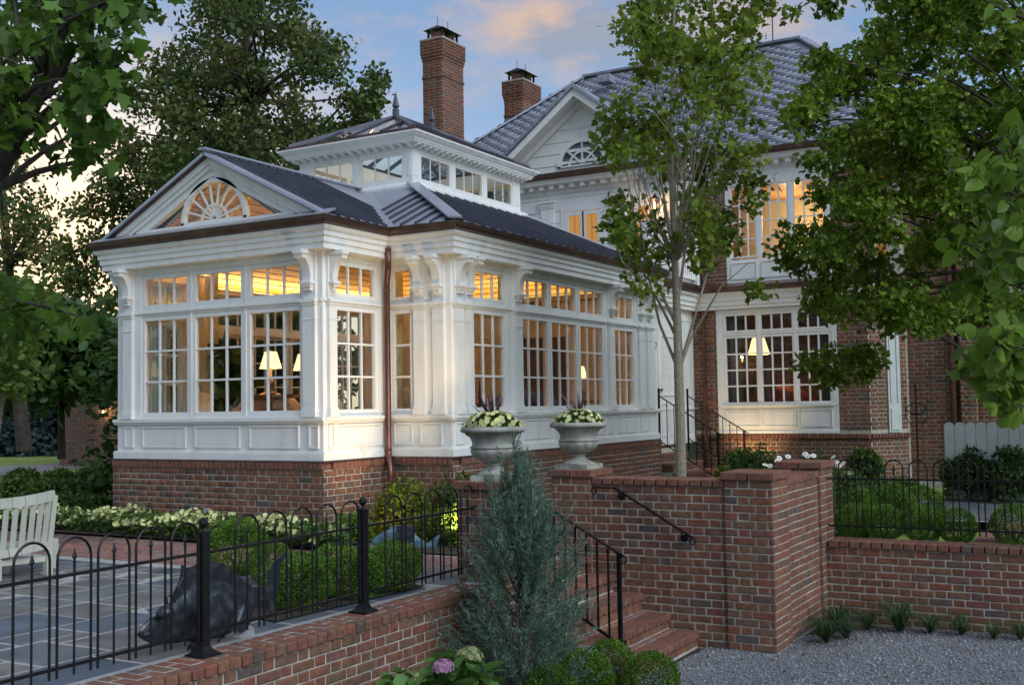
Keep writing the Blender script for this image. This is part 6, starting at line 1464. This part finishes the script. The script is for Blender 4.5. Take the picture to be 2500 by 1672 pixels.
F1 = fish('fish_sculpture', 'large dark bronze fish on thin rods behind the first ball-topped fence post', Pf1, (0, 1, 0), top, bot, fins, M['bronze'], .36)
b = MB()
for x in (868, 1238):
    p = Pf1(*r5([(x, 1000)])[0]); b.tube([(p[0], VF, T+.01), (p[0], VF, p[2])], .011, 6); b.tube([(p[0]-.09, VF-.05, T+.01), (p[0]-.06, VF-.04, T+.035), (p[0], VF, T+.03), (p[0]+.04, VF, T+.03)], .006, 5)
b.build('rod', M['iron'], F1)
b = MB(); q = [Pf1(*p)-np.array([0, .06, 0]) for p in r5([(460, 725), (440, 630), (480, 615), (520, 640), (560, 700)])]; b.tube(q, .006, 5); q = [Pf1(*p)-np.array([0, .04, 0]) for p in r5([(620, 515), (680, 400)])]; b.tube(q, .003, 4); b.build('barbel', M['bronze'], F1)
b = MB(); p = Pf1(*r5([(430, 810)])[0]); b.lathe([(.02, -.005), (.055, 0), (.05, .03), (.03, .05), (0, .055)], T3(p-np.array([0, .06, .02])), 12); b.build('eye', M['bronze'], F1, smooth=True)
b = MB(); q = [Pf1(*p)-np.array([0, .045, 0]) for p in r5([(182, 1108), (230, 1085), (300, 1088), (370, 1080)])]; b.tube(q, [.01, .009, .007, .003], 5); b.build('lip', M['bronze'], F1)
b = MB()
for k in range(5): q = [Pf1(*p)-np.array([0, .17, 0]) for p in r5([(1235, 690+k*14), (1150, 760+k*45)])]; b.tube(q, .004, 4)
b.build('fin_rays', M['bronze'], F1)
r6 = lambda L_: [(840+x/7.127, 1180+y/7.127) for x, y in L_]
Pf2 = lambda x, y: at(x, y, 10.35)
top = r6([(483, 985), (520, 945), (600, 890), (750, 805), (900, 765), (1100, 800), (1250, 885), (1350, 985), (1460, 1045)]); bot = r6([(483, 1030), (540, 1090), (700, 1160), (850, 1200), (1000, 1222), (1200, 1160), (1380, 1105), (1460, 1105)])
fins = [('tail_fin', r6([(1430, 1045), (1540, 970), (1690, 860), (1640, 980), (1600, 1130), (1500, 1110), (1430, 1110)]), 0), ('pelvic_fin', r6([(840, 1180), (850, 1260), (900, 1290), (950, 1230)]), -.05), ('dorsal_fin', r6([(760, 820), (820, 740), (930, 730), (1060, 745), (1200, 770), (1260, 900)]), 0)]
F2 = fish('fish_sculpture', 'blue-green bronze fish with a ring through its mouth among the flower beds', Pf2, FX, top, bot, fins, M['verdigris'], .38)
b = MB(); a = Pf2(*r6([(930, 780)])[0]); c2 = Pf2(*r6([(1250, 900)])[0]); b.bar((a+Pf2(*r6([(930, 900)])[0]))/2-FX*.09, (c2+Pf2(*r6([(1230, 800)])[0]))/2-FX*.09, .06, .15); b.build('saddle_box', M['bronze'], F2)
b = MB(); b.tube([Pf2(*p)-FX*.05 for p in r6([(488, 1050), (510, 1110), (560, 1180), (620, 1215), (690, 1200), (740, 1140), (790, 1040), (800, 1000)])], .006, 6); b.build('ring', M['cream'], F2)
b = MB(); p = Pf2(*r6([(900, 1200)])[0]); b.tube([(p[0], p[1], T), (p[0], p[1], p[2]+.1)], .012, 6); p = Pf2(*r6([(1150, 1150)])[0]); b.tube([(p[0], p[1], T), (p[0], p[1], p[2]+.1)], .012, 6); b.build('rod', M['iron'], F2)
# bench, curved back towards the camera
bt = [(131, 1208, 9.6), (112, 1213, 9.52), (88, 1218, 9.44), (60, 1223, 9.36), (30, 1227, 9.3), (0, 1230, 9.26), (-40, 1233, 9.23), (-90, 1235, 9.21), (-160, 1236, 9.2)]; bl = [(117, 1328, 9.55), (100, 1332, 9.48), (78, 1338, 9.4), (50, 1344, 9.32), (22, 1350, 9.27), (-8, 1355, 9.24), (-48, 1360, 9.21), (-98, 1364, 9.19), (-165, 1367, 9.18)]
pT, pB = [at(*p) for p in bt], [at(*p) for p in bl]
bench = thing('garden_bench', 'cream painted garden bench with a curved slatted back, cut by the left edge', 'bench', (pB[3][0], pB[3][1], T)); b = MB(); bb_ = MB()
for i in range(len(pT)-1): b.bar(pT[i], pT[i+1], .035, .085); bb_.bar(pB[i], pB[i+1], .045, .06)
b.build('top_rail', M['cream'], bench); bb_.build('seat_rail', M['cream'], bench); MB().bar(pB[0], pT[0], .06, .045).build('end_stile', M['cream'], bench)
def along(P, t):
    d = np.r_[0, np.cumsum([np.linalg.norm(P[i+1]-P[i]) for i in range(len(P)-1)])]; return np.array([np.interp(t*d[-1], d, [p[k] for p in P]) for k in range(3)])
for k in range(13): MB().bar(along(pB, .05+k*.075), along(pT, .05+k*.075), .042, .016, up=FX).build('slat', M['cream'], bench)
fwd = np.array([FX[0], FX[1], 0])*.42+np.array([-.05, .12, 0])
for i in range(5):
    q0, q1 = pB[0]+fwd*(i+.5)/5+[0, 0, .0], pB[8]+fwd*(i+.5)/5; MB().bar(q0+[0, 0, .01], q1+[0, 0, .01], .075, .022).build('seat_slat', M['cream'], bench)
for q in (pB[0], pB[5]):
    for o in (np.zeros(3), fwd): MB().box((q[0]+o[0]-.028, q[1]+o[1]-.028, T), (q[0]+o[0]+.028, q[1]+o[1]+.028, q[2])).build('leg', M['cream'], bench)
q0, q1 = pB[0].copy(), pB[5].copy(); q0[2] = q1[2] = T+.14; MB().bar(q0, q1, .022, .045).build('stretcher', M['cream'], bench)
# white board fence
gf = thing('board_fence', 'pale board fence with scalloped tops behind dark shrubs on the right', 'fence', (16.2, 1.4, T)); bdm = MB()
bdm.prism([(0, 0), (.128, 0), (.128, .985), (.11, 1.03), (.064, 1.045), (.018, 1.03), (0, .985)], 'x', 0, .02); bme = bdm.mesh('board', M['gate'])
for k in range(30): link('board', bme, gf, (16.2, 2.46-.135*k, T))
for z in (.3, .8): MB().box((16.222, -1.6, T+z), (16.26, 2.58, T+z+.09)).build('rail', M['gate'], gf)
p = at(2408, 1152, 15.4); hr = thing('hose_reel', 'teal garden hose on a small wheeled reel between the two dark shrubs', 'hose reel', (p[0], p[1], T)); b = MB()
for o in (-.12, .12): b.tube([(p[0]+o*.5, p[1]+.13*math.cos(a), T+.13+.13*math.sin(a)) for a in np.linspace(0, 6.283, 17)], .014, 6)
b.build('wheel', M['grey'], hr); b = MB()
for r_ in (.08, .1, .12): b.tube([(p[0]-.02+r_*.2, p[1]+.05+r_*math.cos(a), T+.36+r_*math.sin(a)) for a in np.linspace(0, 6.283, 17)], .014, 6)
b.build('hose', M['hose'], hr); b = MB(); b.tube([(p[0], p[1]+.1, T+.1), (p[0]-.02, p[1]-.05, T+.55), (p[0]+.0, p[1]-.14, T+.62)], .012, 6); b.build('frame', M['grey'], hr)
p = at(2242, 1150, 17.5); ob = thing('garden_trellis', 'slim dark iron plant stand against the brick wall right of the wing', 'trellis', (p[0], p[1], T)); b = MB(); b.tube([(p[0], p[1], T), (p[0], p[1], 1.75)], .014, 5)
for k in (-1, 1): b.tube([(p[0], p[1]+k*.15*math.sin(a), 1.25+.2*a/3.14) for a in np.linspace(0, 3.14, 9)], .009, 5); b.tube([(p[0], p[1]+k*.08, 1.1), (p[0], p[1]+k*.16, 1.2), (p[0], p[1]+k*.16, 1.55)], .008, 5)
b.build('frame', M['iron'], ob)

# ================================================================== LAMPS
def plight(name, loc, e, col=(1, .62, .28), r=.05, parent=None):
    d = bpy.data.lights.new(name, 'POINT'); d.energy = e; d.color = col; d.shadow_soft_size = r; o = bpy.data.objects.new(name, d); COL.objects.link(o); o.location = T3(loc)
    if parent is not None: adopt(o, parent)
    return o
def sconce(label, c, out, s=1.0, e=6):
    t = thing('wall_lantern', label, 'lantern', c, 'lit wall lanterns'); c = Vector(c); o = Vector(out).normalized(); p = c+o*.12*s
    b = MB(); b.bar(c-Vector((0, 0, .10*s)), c+Vector((0, 0, .12*s)), .07*s, .02, up=o); b.tube([c+Vector((0, 0, .08*s)), c+o*.07*s+Vector((0, 0, .2*s)), p+Vector((0, 0, .18*s))], .008*s, 5); b.build('bracket', M['iron'], t)
    b = MB(); w0, w1 = .045*s, .065*s
    for a, e_ in ((-1, -1), (1, -1), (1, 1), (-1, 1)): b.bar(p+Vector((a*w0, e_*w0, -.11*s)), p+Vector((a*w1, e_*w1, .09*s)), .008*s, .008*s)
    b.lathe([(w1*1.5, .09*s), (w1*1.4, .10*s), (.02*s, .16*s), (.01*s, .18*s)], T3(p), 8); b.lathe([(w0*1.5, -.125*s), (w0*1.5, -.11*s)], T3(p), 8); b.lathe([(.012*s, -.15*s), (.012*s, -.125*s)], T3(p), 6); b.build('cage', M['iron'], t)
    MB().lathe([(.010*s, -.08*s), (.018*s, -.05*s), (.016*s, 0), (.004*s, .04*s)], T3(p), 8).build('flame_bulb', M['bulb'], t)
    plight('lantern_light', p+o*.0, e, r=.03, parent=t)
sconce('lit black lantern on the white link wall beside the conservatory end', (16.55, HV, 2.36), (0, -1, 0), 1.1, 7)
sconce('lit lantern high on the white clapboard beside the upper floor', (HU+.06, 7.80, 5.1), (-1, 0, 0), 1.0, 6)
p = PU(262, 1003, 20.98); sconce('small lit lantern on the distant brick corner at the left', (20.98, p[1]-.0, p[2]), (-1, 0, 0), 1.2, 7)
def table_lamp(label, c, r, e, h=.42):
    t = thing('table_lamp', label, 'lamp', (c[0], c[1], c[2]-h), 'lit table lamps indoors'); n = 20
    b = MB(); A = np.linspace(0, 2*math.pi, n, endpoint=False); b.add([(c[0]+r*math.cos(a), c[1]+r*math.sin(a), c[2]-r*.75) for a in A]+[(c[0]+r*.55*math.cos(a), c[1]+r*.55*math.sin(a), c[2]+r*.75) for a in A], [(i, (i+1) % n, n+(i+1) % n, n+i) for i in range(n)]); b.build('lamp_shade', M['shade'], t, smooth=True)
    MB().lathe([(.07, 0), (.07, .02), (.02, .05), (.045, .10), (.05, .15), (.018, .20), (.012, h-.05), (.006, h+r*.8), (.012, h+r*.85), (.004, h+r*.95)], (c[0], c[1], c[2]-h), 12).build('lamp_base', M['wood'], t, smooth=True)
    plight('lamp_light', c, e, (1, .68, .27), .04, t)
    tb = thing('side_table', 'small dark table carrying the '+label, 'table', (c[0], c[1], .9)); hz = c[2]-h
    MB().box((c[0]-.2, c[1]-.2, hz-.03), (c[0]+.2, c[1]+.2, hz)).build('table_top', M['wood'], tb)
    for a in (-1, 1):
        for e_ in (-1, 1): MB().box((c[0]+a*.17-.02, c[1]+e_*.17-.02, .9), (c[0]+a*.17+.02, c[1]+e_*.17+.02, hz-.03)).build('leg', M['wood'], tb)
l1, l2, l3 = at(661, 879, 13.7), at(742, 884, 14.2), at(1416, 908, 16.4)
table_lamp('lit cream lamp in the right bay window', l1, .135, 9); table_lamp('lit cream lamp half hidden by the bay corner', l2, .135, 9); table_lamp('lit lamp seen in the long side windows', l3, .11, 9)
lw_ = at(1852, 845, 20.6); table_lamp('lit lamp in the red room of the wing', lw_, .20, 32)
def cove(name, loc, sx, sy, e):
    t = thing('cove_light', name, 'light', loc); MB().box((loc[0]-sx/2, loc[1]-sy/2, loc[2]-.02), (loc[0]+sx/2, loc[1]+sy/2, loc[2]-.005)).build('strip', M['cream'], t)
    d = bpy.data.lights.new('strip_light', 'AREA'); d.shape = 'RECTANGLE'; d.size = sx; d.size_y = sy; d.energy = e; d.color = (1, .60, .17); o = bpy.data.objects.new('strip_light', d); COL.objects.link(o); o.location = loc; o.rotation_euler = (math.pi, 0, 0); adopt(o, t)
cove('warm ceiling strip on the cornice along the long side windows', (13.2, vB+.30, 3.24), 5.2, .06, 30); cove('warm ceiling strip along the far side windows of the room', (13.2, vF-.30, 3.24), 5.2, .06, 30)
cove('warm ceiling strip on the right cornice inside the bay', (9.95, vA+.30, 3.22), 1.0, .06, 11); cove('warm ceiling strip on the left cornice inside the bay', (9.95, vL_-.30, 3.22), 1.0, .06, 11)
cove('warm ceiling strip over the inner door of the conservatory', (15.8, 9.3, 3.24), .06, 4.0, 18)
plight('room_light', (20.5, 5.8, 4.9), 22, (1, .6, .25), .15, house)
def ground_spot(label, c, aim, e, size=70):
    t = thing('ground_spotlight', label, 'spotlight', c); c = Vector(c); d_ = (Vector(aim)-c).normalized()
    MB().tube([c, c+Vector((0, 0, .09))], .008, 5).build('spike', M['iron'], t); h_ = c+Vector((0, 0, .12)); MB().tube([h_-d_*.05, h_+d_*.04], .03, 10).build('housing', M['iron'], t); MB().tube([h_+d_*.041, h_+d_*.044], .026, 10).build('lens', M['lens'], t)
    l_ = bpy.data.lights.new('spot_light', 'SPOT'); l_.energy = e; l_.color = (1, .70, .36); l_.spot_size = R(size); l_.spot_blend = .8; l_.shadow_soft_size = .03; o = bpy.data.objects.new('spot_light', l_); COL.objects.link(o); o.location = h_+d_*.06; o.rotation_euler = (-d_).to_track_quat('Z', 'Y').to_euler(); adopt(o, t)
ground_spot('small garden spotlight hidden behind the blue fish, aimed at the downspout corner', (8.95, 5.75, T), (10.1, 7.6, 1.9), 105, 72)
ground_spot('small garden spotlight under the wing window, hidden in the dark shrubs', (18.05, 6.1, T), (18.8, 6.05, 1.1), 30, 90)
ground_spot('small garden spotlight by the yellow shrub behind the fish', (9.3, 6.75, T), (9.75, 7.3, .5), 4, 100)

# ================================================================== ROOM FURNITURE SEEN THROUGH THE GLASS
def armchair(label, x, y, rz, m, w=.62, zs=.9):
    t = thing('armchair', label, 'armchair', (x, y, zs)); c, s = math.cos(rz), math.sin(rz); Q = lambda a, b_, z: (x+a*c-b_*s, y+a*s+b_*c, zs+z); b = MB()
    b.bar(Q(-w/2+.1, 0, .22), Q(w/2-.1, 0, .22), .5, .22).build('seat', m, t) if False else MB().bar(Q(-w/2+.1, 0, .22), Q(w/2-.1, 0, .22), .5, .24).build('seat', m, t)
    k = MB(); k.tube([Q(-w/2, .24, .40), Q(-w/4, .30, .62), Q(0, .32, .70), Q(w/4, .30, .62), Q(w/2, .24, .40)], [.10, .13, .14, .13, .10], 12); k.bar(Q(-w/2+.05, .29, .38), Q(w/2-.05, .29, .38), .14, .5); k.build('backrest', m, t, smooth=False)
    for a in (-1, 1): MB().tube([Q(a*w/2, .28, .40), Q(a*w/2, .05, .44), Q(a*w/2, -.22, .42), Q(a*w/2, -.26, .25), Q(a*w/2, -.24, .05)], [.10, .11, .115, .09, .07], 12).build('arm', m, t, smooth=True)
    for a in (-1, 1):
        for e_ in (-.2, .25): MB().tube([Q(a*(w/2-.06), e_, .12), Q(a*(w/2-.06), e_, 0)], .02, 6).build('leg', M['wood'], t)
p = PU(430, 960, 10.0); armchair('rounded cream armchair in the left bay window', p[0], p[1], -2.2, M['creamfab'])
p = PU(745, 960, 10.05); armchair('rounded cream armchair behind the corner post of the bay', p[0], p[1]+.05, -1.9, M['creamfab'])
p = at(645, 1000, 13.4); armchair('tan tufted settee beside the lit lamp in the bay', p[0], p[1], -1.05, M['sofa'], 1.0)
p = at(975, 1000, 12.9); armchair('cream armchair in the narrow window right of the downspout', p[0]+.2, p[1]+.3, -1.7, M['creamfab'])
p = at(1320, 1000, 15.2); armchair('blue upholstered sofa behind the long side windows', p[0]+.1, p[1]+.5, -1.6, M['bluefab'], 1.5); p = at(1205, 1000, 14.2); armchair('tan sofa behind the first long side window', p[0]+.1, p[1]+.8, -1.6, M['sofa'], 1.2)
p = at(1850, 1000, 20.4); armchair('red sofa under the window of the red room', p[0]-.2, p[1]-.4, -1.57, M['redfab'], 1.5, .95)
p = at(545, 1000, 14.6); pl_ = thing('potted_plant', 'tall dark leafy houseplant in the middle bay window', 'plant', (p[0], p[1], .9)); MB().lathe([(.12, 0), (.17, .3), (.15, .3)], (p[0], p[1], .9), 14).build('pot', M['wood'], pl_)
q = clump_points(np.array([(p[0]+.1*rng.normal(), p[1]+.12*rng.normal(), z) for z in np.linspace(1.35, 2.25, 9)]), .2, 260, 1); leaves('foliage', 'oval', q, .2, M['magnolia'], pl_, up=.3, droop=1.2); MB().tube([(p[0], p[1], 1.2), (p[0], p[1], 2.2)], .015, 5).build('stem', M['bark'], pl_)
p = at(1215, 975, 13.6); cd_ = thing('candlestick', 'dark turned candlestick on the sill of the first long side window', 'candlestick', (p[0], 6.98, 1.39)); p = PV(1171, 975, 7.0); MB().lathe([(.05, 0), (.05, .02), (.015, .05), (.03, .10), (.012, .14), (.018, .2), (.006, .38), (.001, .42)], (p[0], 7.0, 1.42), 10).build('stick', M['iron'], cd_)
